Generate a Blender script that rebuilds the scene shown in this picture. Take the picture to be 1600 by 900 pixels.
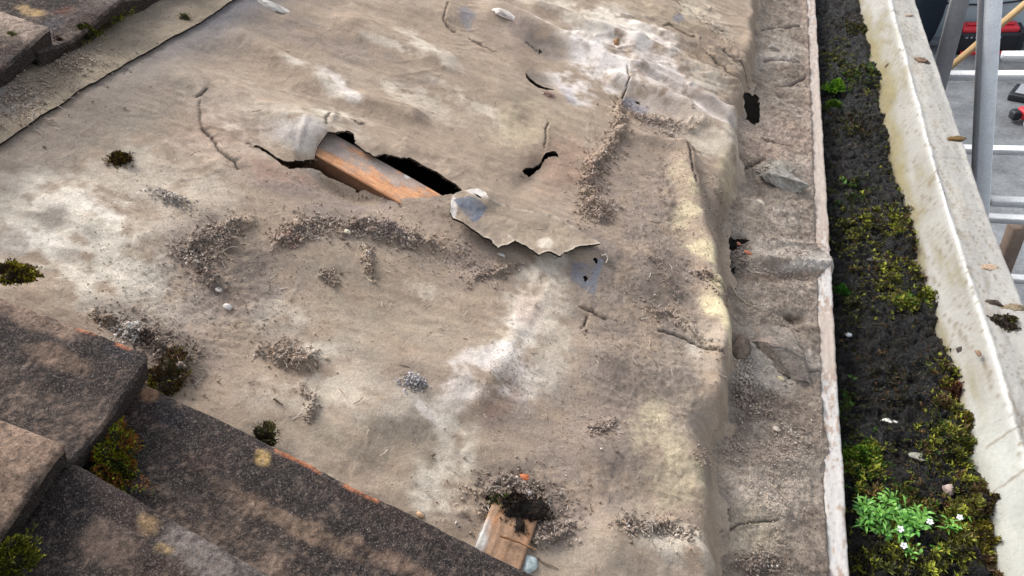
import bpy, math, random
import numpy as np
from mathutils import Vector, Matrix, Euler
random.seed(7); rng = np.random.default_rng(7)
for o in list(bpy.data.objects): bpy.data.objects.remove(o)
SC = bpy.context.scene; COL = SC.collection
# ------------------------------------------------------------------ camera, world, sun
F = 1156.; CX, CY = 800., 450.                 # focal length and centre in units of a 1600 px wide frame
PITCH = math.radians(25); H0 = .6; CAMZ = 2.5   # roof pitch, eye height above the roof plane, above the yard
bc = np.array([440, -1030, F]); bc /= np.linalg.norm(bc)
ac = np.array([1, .437, 0.]); ac -= bc*(ac@bc); ac /= np.linalg.norm(ac); nc = np.cross(ac, bc)
cp, sp = math.cos(PITCH), math.sin(PITCH)
AW, BW, NW = np.array([cp, 0, -sp]), np.array([0, 1., 0]), np.array([sp, 0, cp])   # down the slope, along the eaves, out of the roof
Z0 = CAMZ - H0*cp
ORG = np.array([0, 0, Z0])
CAM = ORG + H0*NW
B3 = np.stack([AW, BW, NW], 1)                  # roof -> world
xr, yr, zr = [B3 @ np.array([ac[i], bc[i], nc[i]]) for i in range(3)]
cd = bpy.data.cameras.new('camera'); cam = bpy.data.objects.new('camera', cd); COL.objects.link(cam)
M = Matrix(((xr[0], -yr[0], -zr[0], CAM[0]), (xr[1], -yr[1], -zr[1], CAM[1]), (xr[2], -yr[2], -zr[2], CAM[2]), (0, 0, 0, 1)))
cam.matrix_world = M
cd.sensor_width = 36; cd.lens = 36*F/1600; cd.clip_start = .02; cd.clip_end = 500
SC.camera = cam
SC.render.resolution_x, SC.render.resolution_y = 1024, 576
w = bpy.data.worlds.new('World'); SC.world = w; w.use_nodes = True
nt = w.node_tree; bg = nt.nodes['Background']
sky = nt.nodes.new('ShaderNodeTexSky'); sky.sky_type = 'NISHITA'; sky.sun_disc = False
SUN_EL, SUN_AZ = math.radians(48), math.radians(-62)     # azimuth from +Y towards +X
sky.sun_elevation = SUN_EL; sky.sun_rotation = SUN_AZ
sky.air_density = 1.0; sky.dust_density = 4.0; sky.ozone_density = .6
hs = nt.nodes.new('ShaderNodeHueSaturation'); hs.inputs['Saturation'].default_value = .34   # a thin cloud layer: pale sky
nt.links.new(sky.outputs[0], hs.inputs['Color']); nt.links.new(hs.outputs[0], bg.inputs[0]); bg.inputs[1].default_value = .14
sd = bpy.data.lights.new('sun', 'SUN'); sd.energy = 1.2; sd.angle = math.radians(22); sd.color = (1, .96, .91)
so = bpy.data.objects.new('sun', sd); COL.objects.link(so)
dv = Vector((math.sin(SUN_AZ)*math.cos(SUN_EL), math.cos(SUN_AZ)*math.cos(SUN_EL), math.sin(SUN_EL)))
so.rotation_euler = dv.to_track_quat('Z', 'Y').to_euler(); so.location = (-3, 4, 8)
SC.view_settings.view_transform = 'Standard'; SC.view_settings.look = 'None'; SC.view_settings.exposure = .88
SC.view_settings.gamma = 1
try: SC.cycles.use_denoising = True
except Exception: pass

# ------------------------------------------------------------------ numeric helpers
def hsh(ix, iy, s):
    n = (ix.astype(np.int64)*374761393 + iy.astype(np.int64)*668265263 + s*1442695041) & 0xffffffff
    n = ((n ^ (n >> 13))*1274126177) & 0xffffffff
    return ((n ^ (n >> 16)) & 0xffffff)/float(0xffffff)
def vn(x, y, s=0):
    xi, yi = np.floor(x), np.floor(y); fx, fy = x-xi, y-yi
    fx = fx*fx*fx*(fx*(fx*6-15)+10); fy = fy*fy*fy*(fy*(fy*6-15)+10)
    a, b, c, d = hsh(xi, yi, s), hsh(xi+1, yi, s), hsh(xi, yi+1, s), hsh(xi+1, yi+1, s)
    return (a*(1-fx)+b*fx)*(1-fy) + (c*(1-fx)+d*fx)*fy
def fbm(x, y, s=0, o=4, g=.5):                     # about -1..1
    r = 0; A = 1; T = 0
    for k in range(o):
        r = r + A*(vn(x*2**k+17.3*k, y*2**k-9.1*k, s+k)*2-1); T += A; A *= g
    return r/T*1.35
def sm(x, a=0., b=1.):
    x = np.clip((x-a)/(b-a), 0, 1); return x*x*(3-2*x)
def lin(c):
    c = np.array(c, float)/255.; return np.where(c < .04045, c/12.92, ((c+.055)/1.055)**2.4)
def R2W(s, t, h): s, t, h = np.broadcast_arrays(s, t, h); return np.stack([s, t, h], -1) @ B3.T + ORG
def toPx(P):
    q = (P-CAM) @ np.stack([xr, yr, zr], 1); z = np.maximum(q[..., 2], 1e-3); return CX+F*q[..., 0]/z, CY+F*q[..., 1]/z
def ray(u, v):
    u, v = np.broadcast_arrays(np.asarray(u, float), np.asarray(v, float))
    d = np.stack([(u-CX)/F, (v-CY)/F, np.ones_like(u)], -1)
    return d @ np.stack([ac, bc, nc], 1)           # in roof axes
def unp(u, v, h=0.):
    r = ray(u, v); k = (h-H0)/r[..., 2]; return k*r[..., 0], k*r[..., 1]
def unpS(u, v, Hf, n=5, damp=0.):                  # on a height field over the roof
    h = np.zeros_like(np.asarray(u, float))
    for _ in range(n): s, t = unp(u, v, h); h = h*damp+Hf(s, t)*(1-damp)
    return s, t, Hf(s, t)
def Wk(u, v, k): return CAM + k*(B3 @ ray(u, v))
def Wz(u, v, z):
    d = ray(u, v) @ B3.T; k = (z-CAM[2])/d[..., 2]; return CAM + k[..., None]*d
def ell(u, v, cu, cv, ru, rv, ang=0., p=1.):
    a = math.radians(ang); x = (u-cu)*math.cos(a)+(v-cv)*math.sin(a); y = -(u-cu)*math.sin(a)+(v-cv)*math.cos(a)
    return np.exp(-((x/ru)**2+(y/rv)**2)**p)
def dpl(u, v, pts):                                # distance to a polyline
    D = np.full(np.shape(u), 1e9)
    for (a, b), (c, d) in zip(pts[:-1], pts[1:]):
        L = (c-a)**2+(d-b)**2+1e-12; k = np.clip(((u-a)*(c-a)+(v-b)*(d-b))/L, 0, 1)
        D = np.minimum(D, np.hypot(u-a-k*(c-a), v-b-k*(d-b)))
    return D
def sside(u, v, pts):
    D = np.full(np.shape(u), 1e9); S_ = np.zeros(np.shape(u))
    for (a, b), (c, d) in zip(pts[:-1], pts[1:]):
        L = (c-a)**2+(d-b)**2+1e-12; k = np.clip(((u-a)*(c-a)+(v-b)*(d-b))/L, 0, 1); q = np.hypot(u-a-k*(c-a), v-b-k*(d-b)); m = q < D
        D = np.where(m, q, D); S_ = np.where(m, np.sign((c-a)*(v-b)-(d-b)*(u-a))*((k > 0) & (k < 1)), S_)
    return D, S_
def inpoly(u, v, P):
    r = np.zeros(np.shape(u), bool); n = len(P)
    for i in range(n):
        x0, y0 = P[i]; x1, y1 = P[(i+1) % n]
        if y0 == y1: continue
        c = ((y0 > v) != (y1 > v)) & (u < (x1-x0)*(v-y0)/(y1-y0)+x0); r ^= c
    return r
def wobble(P, amp, n=5, closed=True):             # subdivides a pixel outline and makes it ragged
    Q = []; m = len(P)
    for i in range(m if closed else m-1):
        a = np.array(P[i], float); b = np.array(P[(i+1) % m], float)
        for k in range(n):
            q = a+(b-a)*k/n
            Q.append(tuple(q+(rng.normal(0, amp, 2) if k else 0)))
    if not closed: Q.append(tuple(P[-1]))
    return Q

# ------------------------------------------------------------------ objects
def tag(o, label=None, cat=None, group=None, kind=None):
    for k, x in (('label', label), ('category', cat), ('group', group), ('kind', kind)):
        if x: o[k] = x
    return o
def wloc(p): return np.array(p.get('wl', (0, 0, 0)), float) if p is not None else np.zeros(3)
def empty(name, loc, **k):
    o = bpy.data.objects.new(name, None); COL.objects.link(o); o.location = tuple(loc); o['wl'] = [float(x) for x in loc]
    o.empty_display_size = .02
    return tag(o, **k)
def mesh(name, V, Fs, mat, col=None, parent=None, smooth=False, loc=None, **k):
    """V (n,3) in world space, Fs a list of index arrays (m,3|4), or one of them"""
    V = np.asarray(V, float)
    if isinstance(Fs, np.ndarray): Fs = [Fs]
    if loc is None: loc = V.mean(0) if parent is None else wloc(parent)
    loc = np.array(loc, float)
    me = bpy.data.meshes.new(name)
    me.vertices.add(len(V)); me.vertices.foreach_set('co', (V-loc).astype(np.float32).ravel())
    li = np.concatenate([np.asarray(f).ravel() for f in Fs]).astype(np.int32)
    cnt = np.concatenate([np.full(len(f), np.asarray(f).shape[1]) for f in Fs]).astype(np.int32)
    st = np.concatenate([[0], np.cumsum(cnt)[:-1]]).astype(np.int32)
    me.loops.add(len(li)); me.loops.foreach_set('vertex_index', li)
    me.polygons.add(len(cnt)); me.polygons.foreach_set('loop_start', st); me.polygons.foreach_set('loop_total', cnt)
    if smooth: me.polygons.foreach_set('use_smooth', np.ones(len(cnt), bool))
    me.update(calc_edges=True); me.validate()
    if col is not None:
        ca = me.color_attributes.new('Col', 'FLOAT_COLOR', 'POINT')
        c4 = np.ones((len(V), 4), np.float32); c4[:, :3] = np.broadcast_to(col, (len(V), 3)); ca.data.foreach_set('color', c4.ravel())
    me.materials.append(mat)
    o = bpy.data.objects.new(name, me); COL.objects.link(o)
    if parent is not None: o.parent = parent
    o.location = tuple(loc-wloc(parent)); o['wl'] = [float(x) for x in loc]
    return tag(o, **k)
def grid_faces(nu, nv):
    i = np.arange(nu*nv).reshape(nu, nv)
    return np.stack([i[:-1, :-1], i[1:, :-1], i[1:, 1:], i[:-1, 1:]], -1).reshape(-1, 4)
def skirt(V, Fq, down, col=None, ccol=None):
    """wall hanging from every open edge of a sheet"""
    E = np.concatenate([Fq[:, [0, 1]], Fq[:, [1, 2]], Fq[:, [2, 3]], Fq[:, [3, 0]]])
    key = np.sort(E, 1); k1 = key[:, 0].astype(np.int64)*len(V)+key[:, 1]
    _, inv, ct = np.unique(k1, return_inverse=True, return_counts=True)
    B = E[ct[inv] == 1]; ids = np.unique(B); mp = -np.ones(len(V), int); mp[ids] = len(V)+np.arange(len(ids))
    mp2 = -np.ones(len(V), int); mp2[ids] = len(V)+len(ids)+np.arange(len(ids))
    V2 = np.concatenate([V, V[ids], V[ids]+down])
    S = np.stack([mp[B[:, 0]], mp2[B[:, 0]], mp2[B[:, 1]], mp[B[:, 1]]], 1)
    c2 = None
    if col is not None: c2 = np.concatenate([col, np.broadcast_to(ccol, (2*len(ids), 3))])
    return V2, S, c2
def compact(V, Fq, col):
    ids = np.unique(Fq); mp = -np.ones(len(V), int); mp[ids] = np.arange(len(ids)); return V[ids], mp[Fq], col[ids]

def rotm(n, r=rng):
    q = r.normal(size=(n, 4)); q /= np.linalg.norm(q, axis=1)[:, None]; a, b, c, d = q.T
    return np.stack([1-2*(c*c+d*d), 2*(b*c-a*d), 2*(b*d+a*c), 2*(b*c+a*d), 1-2*(b*b+d*d), 2*(c*d-a*b), 2*(b*d-a*c), 2*(c*d+a*b), 1-2*(b*b+c*c)], 1).reshape(n, 3, 3)
OCT = np.array([[1, 0, 0], [-1, 0, 0], [0, 1, 0], [0, -1, 0], [0, 0, 1], [0, 0, -1]], float)
OCF = np.array([[0, 2, 4], [2, 1, 4], [1, 3, 4], [3, 0, 4], [2, 0, 5], [1, 2, 5], [3, 1, 5], [0, 3, 5]])
def chips(P, size, c, flat=.6):
    n = len(P); R = rotm(n); sc = size[:, None]*rng.uniform(.4, 1.1, (n, 3)); sc[:, 2] *= flat
    L = OCT[None]*sc[:, None, :]*rng.uniform(.6, 1.25, (n, 6, 1))
    V = np.einsum('nij,nkj->nki', R, L)+P[:, None]
    Fc = OCF[None]+6*np.arange(n)[:, None, None]
    return V.reshape(-1, 3), Fc.reshape(-1, 3), np.repeat(c, 6, 0)
def blades(P, D, L, Wd, c):
    """small pointed leaves: 4 points, 2 triangles each"""
    n = len(P); D = D/np.linalg.norm(D, axis=1)[:, None]; X = np.cross(D, rng.normal(size=(n, 3))); X /= np.linalg.norm(X, axis=1)[:, None]
    Nn = np.cross(D, X); bend = rng.uniform(-.3, .3, n)[:, None]
    m = P+D*L[:, None]*.5+Nn*bend*L[:, None]*.4
    V = np.stack([P, m+X*Wd[:, None], P+D*L[:, None]-Nn*bend*L[:, None]*.5, m-X*Wd[:, None]], 1)
    i = 4*np.arange(n)[:, None]
    Fc = np.concatenate([i+[0, 1, 2], i+[0, 2, 3]])
    cc = np.repeat(c, 4, 0); cc[0::4] *= .8
    return V.reshape(-1, 3), Fc, cc
def twigs(P0, D, L, r, c):
    n = len(P0); D = D/np.linalg.norm(D, axis=1)[:, None]; X = np.cross(D, np.array([.3, .2, 1.])); X /= np.linalg.norm(X, axis=1)[:, None]; Y = np.cross(D, X)
    bend = rng.normal(0, .15, (n, 2))
    rows = []
    for q in (0, .5, 1):
        ctr = P0+D*L[:, None]*q+(X*bend[:, :1]+Y*bend[:, 1:])*L[:, None]*(q*(1-q)*2)
        for a in (0, 2.09, 4.19): rows.append(ctr+(X*math.cos(a)+Y*math.sin(a))*r[:, None]*(1-.3*q))
    V = np.stack(rows, 1); i = 9*np.arange(n)[:, None]; Fc = []
    for q in (0, 3):
        for a in range(3): Fc.append(i+[q+a, q+(a+1) % 3, q+3+(a+1) % 3, q+3+a])
    return V.reshape(-1, 3), np.concatenate(Fc), np.repeat(c, 9, 0)
def join(parts):
    Vs, Fs, Cs = [], [], []; o = 0
    for V, Fq, c in parts: Vs.append(V); Fs.append(Fq+o); Cs.append(c); o += len(V)
    return np.concatenate(Vs), Fs, np.concatenate(Cs)

# ------------------------------------------------------------------ materials
def newmat(name):
    m = bpy.data.materials.new(name); m.use_nodes = True; t = m.node_tree; b = t.nodes['Principled BSDF']; return m, t, b
def vmat(name, rough=.9, layers=(), bump=(), spec=.3, base=None, roughvar=0, coat=0):
    """colour attribute (or a base colour) x grain layers: (scale, amount, detail) ; light or dark flecks: ('fleck', scale, threshold, colour, strength)"""
    m, t, b = newmat(name); N, Lk = t.nodes, t.links
    if base is None:
        a = N.new('ShaderNodeAttribute'); a.attribute_name = 'Col'; cur = a.outputs['Color']
    else:
        a = N.new('ShaderNodeRGB'); a.outputs[0].default_value = (*base, 1); cur = a.outputs[0]
    tc = N.new('ShaderNodeTexCoord'); co = tc.outputs['Object']
    for L in layers:
        if L[0] == 'fleck':
            _, scl, th, c, st = L
            v = N.new('ShaderNodeTexNoise'); v.inputs['Scale'].default_value = scl; v.inputs['Detail'].default_value = 3; v.inputs['Roughness'].default_value = .7; Lk.new(co, v.inputs['Vector'])
            r = N.new('ShaderNodeMapRange'); r.inputs[1].default_value = th; r.inputs[2].default_value = th+.06; r.inputs[4].default_value = st; Lk.new(v.outputs[0], r.inputs[0])
            mx = N.new('ShaderNodeMix'); mx.data_type = 'RGBA'; Lk.new(r.outputs[0], mx.inputs[0]); Lk.new(cur, mx.inputs[6]); mx.inputs[7].default_value = (*c, 1); cur = mx.outputs[2]
        else:
            scl, amt, det = L
            v = N.new('ShaderNodeTexNoise'); v.inputs['Scale'].default_value = scl; v.inputs['Detail'].default_value = det; v.inputs['Roughness'].default_value = .65; Lk.new(co, v.inputs['Vector'])
            r = N.new('ShaderNodeMapRange'); r.inputs[1].default_value = .28; r.inputs[2].default_value = .72; r.inputs[3].default_value = 1-amt; r.inputs[4].default_value = 1+amt; Lk.new(v.outputs[0], r.inputs[0])
            mx = N.new('ShaderNodeVectorMath'); mx.operation = 'MULTIPLY'
            cb = N.new('ShaderNodeCombineXYZ'); [Lk.new(r.outputs[0], cb.inputs[i]) for i in range(3)]
            Lk.new(cur, mx.inputs[0]); Lk.new(cb.outputs[0], mx.inputs[1]); cur = mx.outputs[0]
    Lk.new(cur, b.inputs['Base Color'])
    b.inputs['Roughness'].default_value = rough; b.inputs['Specular IOR Level'].default_value = spec
    if coat: b.inputs['Coat Weight'].default_value = coat; b.inputs['Coat Roughness'].default_value = .15
    if roughvar:
        v = N.new('ShaderNodeTexNoise'); v.inputs['Scale'].default_value = 60; v.inputs['Detail'].default_value = 4; Lk.new(co, v.inputs['Vector'])
        r = N.new('ShaderNodeMapRange'); r.inputs[1].default_value = .35; r.inputs[2].default_value = .65; r.inputs[3].default_value = max(.05, rough-roughvar); r.inputs[4].default_value = min(1, rough+roughvar); Lk.new(v.outputs[0], r.inputs[0]); Lk.new(r.outputs[0], b.inputs['Roughness'])
    prev = None
    for scl, dist, st in bump:
        v = N.new('ShaderNodeTexNoise'); v.inputs['Scale'].default_value = scl; v.inputs['Detail'].default_value = 5; v.inputs['Roughness'].default_value = .7; Lk.new(co, v.inputs['Vector'])
        bp = N.new('ShaderNodeBump'); bp.inputs['Distance'].default_value = dist; bp.inputs['Strength'].default_value = st; Lk.new(v.outputs[0], bp.inputs['Height'])
        if prev: Lk.new(prev, bp.inputs['Normal'])
        prev = bp.outputs[0]
    if prev: Lk.new(prev, b.inputs['Normal'])
    return m
m_felt = vmat('felt_dirt', .82, [(90, .10, 4), (420, .20, 4), (1300, .24, 2), ('fleck', 560, .63, (.60, .55, .48), .45), ('fleck', 480, .64, (.09, .07, .06), .5), ('fleck', 150, .68, (.16, .13, .11), .35)], [(230, .0025, .45), (800, .0012, .6)], .28)
m_ledge = vmat('ledge_dirt', .95, [(60, .2, 4), (200, .2, 4), (420, .3, 4), (1200, .25, 2), ('fleck', 110, .64, (.16, .13, .115), .4), ('fleck', 70, .66, (.52, .48, .44), .4),  ('fleck', 300, .68, (.52, .46, .41), .6), ('fleck', 260, .67, (.08, .06, .05), .6)], [(130, .007, .9), (600, .003, .9)], .2)
m_tile = vmat('tile_grain', .92, [(30, .22, 4), (240, .35, 3), (800, .4, 2), ('fleck', 620, .56, (.22, .18, .155), .6), ('fleck', 900, .60, (.36, .29, .24), .6), ('fleck', 420, .60, (.030, .026, .026), .6), ('fleck', 640, .645, (.50, .45, .41), .8)], [(380, .003, .8), (1200, .001, .6)], .25)
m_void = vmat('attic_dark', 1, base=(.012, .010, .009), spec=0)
m_wood = vmat('old_timber', .85, [(70, .2, 4), (500, .2, 3)], [(300, .0015, .5)], .2)
m_paint = vmat('flaking_paint', .6, [(200, .08, 3)], [(260, .0015, .6), (60, .002, .3)], .35)
m_gut = vmat('weathered_gutter', .7, [(14, .10, 4), (160, .10, 4), ('fleck', 240, .64, (.20, .18, .15), .55), ('fleck', 90, .70, (.13, .11, .09), .6), ('fleck', 500, .66, (.12, .10, .08), .5)], [(40, .004, .35), (380, .0012, .5)], .3)
m_silt = vmat('wet_silt', .30, [(160, .4, 4), (900, .35, 2)], [(200, .008, 1.), (700, .003, 1.)], .5, roughvar=.25)
m_crumb = vmat('crumbs', .95, [(900, .2, 2)], [(1500, .0006, .5)], .15)
m_moss = vmat('moss_leaf', .7, [(500, .2, 2)], (), .3)
m_leaf = vmat('weed_leaf', .45, [(300, .12, 2)], (), .45)
m_stone = vmat('stone_grain', .9, [(90, .2, 4), (600, .2, 3)], [(200, .003, .6), (900, .001, .5)], .25)
m_petal = vmat('petal', .6, base=(.85, .86, .88))

# ------------------------------------------------------------------ felt surface: shape
def hx(u0, v0): s, t = unp(u0, v0, 0.); return float(s), float(t)
def seg(pts): return [hx(*p) for p in pts]
EDGEPX = [(1188, -60), (1185, 0), (1181, 40), (1183, 100), (1170, 140), (1160, 200), (1152, 250), (1158, 290), (1135, 340), (1130, 370), (1142, 430), (1151, 500), (1145, 560), (1142, 640), (1118, 700), (1124, 760), (1132, 830), (1126, 900), (1120, 990)]
_e = [[float(q) for q in unp(u, v, -.028)] for u, v in EDGEPX][::-1]
ES = np.array([q[0] for q in _e]); ET = np.array([q[1] for q in _e])
def s_edge(t): return np.interp(t, ET, ES)+.006*fbm(t*17, t*0, 5, 4, .6)
RIDGES = [  # pixel polyline, width m, height m : folds and swellings of the old felt
    ([(300, 130), (500, 205), (620, 250), (760, 330), (1000, 420)], .045, .011),
    ([(380, 60), (540, 150), (640, 180)], .022, .006), ([(560, 40), (700, 100), (800, 170)], .03, .005),
    ([(780, 20), (900, 80), (960, 110), (1150, 230)], .03, .012), ([(840, 10), (1000, 70), (1170, 150)], .018, .008),
    ([(960, 130), (1060, 180), (1150, 250)], .014, .008), ([(900, 60), (1020, 120), (1160, 190)], .012, .007),
    ([(1000, 40), (1080, 75), (1170, 130)], .014, .006), ([(1020, 10), (1120, 60), (1175, 100)], .012, .005),
    ([(980, 210), (1060, 240), (1130, 300)], .016, .006), ([(860, 440), (800, 540), (750, 640)], .008, .0012), ([(840, 430), (790, 540), (735, 640)], .006, .0007),
    ([(700, 600), (640, 660), (560, 700)], .05, .005), ([(1060, 240), (1085, 330), (1110, 420), (1130, 520), (1125, 600)], .02, .010),
    ([(950, 560), (1040, 590), (1120, 640)], .03, .005), ([(950, 700), (1040, 720), (1110, 760)], .035, .009), ([(960, 850), (1040, 850), (1110, 880)], .03, .008),
    ([(800, 560), (760, 610)], .03, .002), ([(100, 330), (200, 370), (330, 430)], .03, .004)]
RIDGES = [(seg(p), w_, h_) for p, w_, h_ in RIDGES]
PITS = [((845, 118), (36, 16, 25), -.010), ((850, 80), (30, 13, 28), -.008), ((600, 470), (110, 70, 20), -.010), ((300, 420), (70, 50, 0), -.006),
        ((640, 700), (90, 60, 0), -.008), ((530, 282), (80, 20, 25), -.020), ((560, 294), (50, 14, 25), -.008), ((840, 262), (30, 16, -40), -.008), ((1040, 840), (40, 20, 10), -.008), ((860, 290), (90, 40, 25), -.008), ((1175, 175), (16, 30, 0), -.012), ((985, 165), (30, 14, 20), -.004), ((80, 345), (60, 20, 20), -.004)]
PITS += [((535, 196), (30, 12, 10), .006), ((492, 226), (24, 18, 20), .0055), ((455, 232), (16, 5, 60), .003), ((520, 190), (5, 14, 10), .003), ((470, 222), (5, 18, 20), .003), ((470, 215), (40, 22, 25), .010), ((850, 215), (26, 34, 0), .006), ((650, 235), (80, 12, 25), .006), ((990, 70), (14, 12, 30), .008), ((994, 105), (16, 14, 30), .007), ((705, 22), (22, 14, 30), .008), ((905, 405), (60, 10, 0), .002)]
CRACKS = [([(508, 212), (507, 200), (512, 190), (522, 184), (534, 183)], .0018, .004), ([(553, 196), (560, 204), (568, 200)], .0018, .004), ([(316, 205), (322, 210), (332, 218), (338, 232), (348, 245), (362, 256), (372, 268)], .0022, .006), ([(312, 165), (312, 190), (316, 205)], .0008, .002), ([(308, 160), (325, 150)], .0008, .003),
          ([(617, 308), (626, 316), (629, 322)], .0015, .005), ([(1038, 38), (1052, 40), (1065, 50), (1085, 58)], .002, .008), ([(1090, 33), (1112, 42)], .002, .005), ([(693, 30), (700, 40), (711, 47)], .0018, .008),
          ([(735, 57), (752, 66), (771, 79)], .0022, .006), ([(972, 120), (978, 135), (974, 150), (972, 165)], .0018, .006), ([(1036, 208), (1060, 222), (1075, 232), (1088, 240)], .0025, .008),
          ([(905, 483), (925, 488), (945, 500)], .0025, .008), ([(918, 495), (908, 515)], .0012, .004), ([(1030, 518), (1070, 530), (1120, 562)], .003, .006), ([(1090, 430), (1110, 448), (1135, 470)], .004, .008), ([(823, 64), (846, 78)], .002, .006), ([(392, 228), (386, 226)], .001, .004),
          ([(1060, 0), (1085, 20), (1130, 48)], .003, .006), ([(700, 4), (693, 30)], .0012, .005), ([(856, 195), (851, 212), (850, 232)], .001, .004), ([(1062, 230), (1072, 262), (1078, 300)], .003, .006), ([(1118, 75), (1150, 95), (1183, 118)], .004, .006), ([(1100, 90), (1130, 110), (1150, 128)], .003, .006), ([(915, 520), (913, 527)], .001, .003)]
CRACKS = [(seg(wobble(p, 1.2, 3, False)), max(w_, .0018), d_) for p, w_, d_ in CRACKS]
HUMP = [  # heaps of dirt: px ellipse, height
    ((470, 365), (30, 10, -15), .010), ((600, 368), (50, 12, 15), .012), ((575, 405), (8, 20, 0), .006), ((340, 385), (35, 25, -30), .008), ((455, 558), (35, 14, 15), .008), ((487, 640), (9, 14, 10), .007),
    ((925, 280), (16, 45, 10), .010), ((960, 215), (14, 35, 10), .008), ((935, 330), (25, 18, 0), .010), ((230, 530), (50, 18, 20), .009), ((270, 575), (22, 22, 0), .010), ((800, 765), (60, 25, 5), .008), ((850, 830), (30, 20, 5), .006), ((1020, 825), (38, 12, 8), .008),
    ((940, 670), (18, 10, 0), .005), ((1040, 300), (18, 60, -10), .005), ((160, 495), (30, 8, 25), .006), ((770, 425), (28, 8, -10), .005), ((40, 160), (40, 30, -30), .004), ((110, 100), (35, 14, -20), .004)]
RIB = [([(432, 385), (445, 365), (470, 350), (500, 345), (530, 352)], 8, 1500), ([(535, 362), (560, 350), (600, 358), (640, 376), (668, 380)], 10, 2600), ([(568, 385), (578, 410), (582, 432)], 5, 450), ([(390, 348), (350, 358), (318, 372), (288, 396), (320, 420), (340, 452)], 10, 2400), ([(968, 160), (970, 200), (950, 232), (928, 258), (918, 300), (938, 335)], 10, 3000), ([(985, 178), (1040, 192), (1085, 208)], 6, 900),
 ([(405, 545), (440, 560), (470, 565), (492, 552)], 9, 1000), ([(470, 600), (490, 628), (483, 656)], 5, 450), ([(150, 494), (195, 512), (240, 530), (268, 556), (285, 592)], 9, 2400), ([(970, 812), (1008, 826), (1040, 820), (1078, 842)], 8, 1300), ([(740, 790), (790, 760), (860, 790)], 26, 1100), ([(830, 845), (870, 838), (890, 820)], 6, 600), ([(500, 428), (520, 436), (528, 444)], 4, 250), ([(740, 432), (775, 428), (800, 418)], 5, 400),
 ([(920, 672), (945, 668), (955, 660)], 6, 350), ([(1010, 480), (1060, 500), (1125, 560)], 8, 700), ([(1085, 425), (1110, 445), (1140, 480)], 5, 400), ([(1010, 395), (1040, 430), (1060, 470)], 8, 500), ([(20, 170), (90, 130), (200, 80)], 26, 500), ([(670, 385), (720, 400), (760, 420)], 24, 500), ([(1095, 20), (1130, 60), (1160, 110)], 7, 400)]
def Hbase(s, t):
    h = .005*fbm(s*5, t*5, 1, 3)+.0022*fbm(s*17, t*30, 2, 3)
    wv = fbm(s*7, t*7, 6, 2); rg = 1-np.abs(fbm(s*9+wv, t*34+wv*2, 7, 3)); h = h+.0045*np.clip(rg-.72, 0, 1)/.28*sm(wv, -.5, .5)*(.22+.9*sm(s, -.1, .1)*sm(t, .5, 1.1))
    for p, w_, a_ in RIDGES:
        d = dpl(s, t, p); h = h+(1.35+.5*(w_ < .031))*a_*np.exp(-(d/w_)**2)*(.75+.5*vn(s*25, t*25, 12))
    u, v = toPx(R2W(s, t, 0*s))
    for (c, (ru, rv, an), a_) in PITS: h = h+a_*ell(u, v, c[0], c[1], ru, rv, an)
    return h, u, v
LAP = seg([(-60, 268), (0, 231), (60, 193), (130, 146), (185, 111), (260, 66), (310, 38), (372, 1), (440, -45)])
LT = np.array([p[1] for p in LAP]); LS = np.array([p[0] for p in LAP])
def s_lap(t): return np.interp(t, LT, LS)+.0005*fbm(t*60, 0*t, 9)
def drape(s, t, h):
    e = s_edge(t); wd = .050+.016*fbm(t*9, t*0, 51, 3); q = sm(s, e-wd, e+.004)
    return h*(1-.45*q)-.034*q*q*(1+.25*fbm(t*22, s*6, 52, 3)*(1-q))+.0075*q*(1-q)*4*fbm(t*24+s*8, s*12, 53, 3)
_rx = None
def Hfelt(s, t):
    h, u, v = Hbase(s, t)
    g = fbm(s*120, t*120, 3, 3)
    for (c, (ru, rv, an), a_) in HUMP:
        m = ell(u, v, c[0], c[1], ru, rv, an); h = h+.35*a_*sm(m*(1+.9*g), .15, 1.1)*(1+.3*g)
    for p, w_, n_ in RIB: m = np.exp(-(dpl(u, v, p)/w_)**2); h = h+.0045*min(1, n_/130./w_)*(.6+.6*vn(u*.06, v*.06, 161))*sm(m*(1+.9*g), .2, 1.1)*(1+.4*g)
    grit = sm(ell(u, v, 1030, 560, 110, 330, -4)+ell(u, v, 330, 450, 130, 110)+ell(u, v, 850, 790, 110, 70)+.0*u, .25, .8)
    h = h+.0005*g*(.5+grit)+.0007*fbm(s*300, t*340, 4, 3, .7)*(.45+grit)
    for p, w_, d_ in CRACKS:
        d, sd_ = sside(s, t, p); h = h-.7*d_*np.exp(-(d/(.62*w_))**4)+.28*d_*np.exp(-(d/(4*w_))**2)*(sd_ > 0)
    return drape(s, t, h)
def Hlapf(s, t): return Hbase(s, t)[0]+.0045
def Htop(s, t): return np.where(s < s_lap(t), Hlapf(s, t), Hfelt(s, t))
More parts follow.
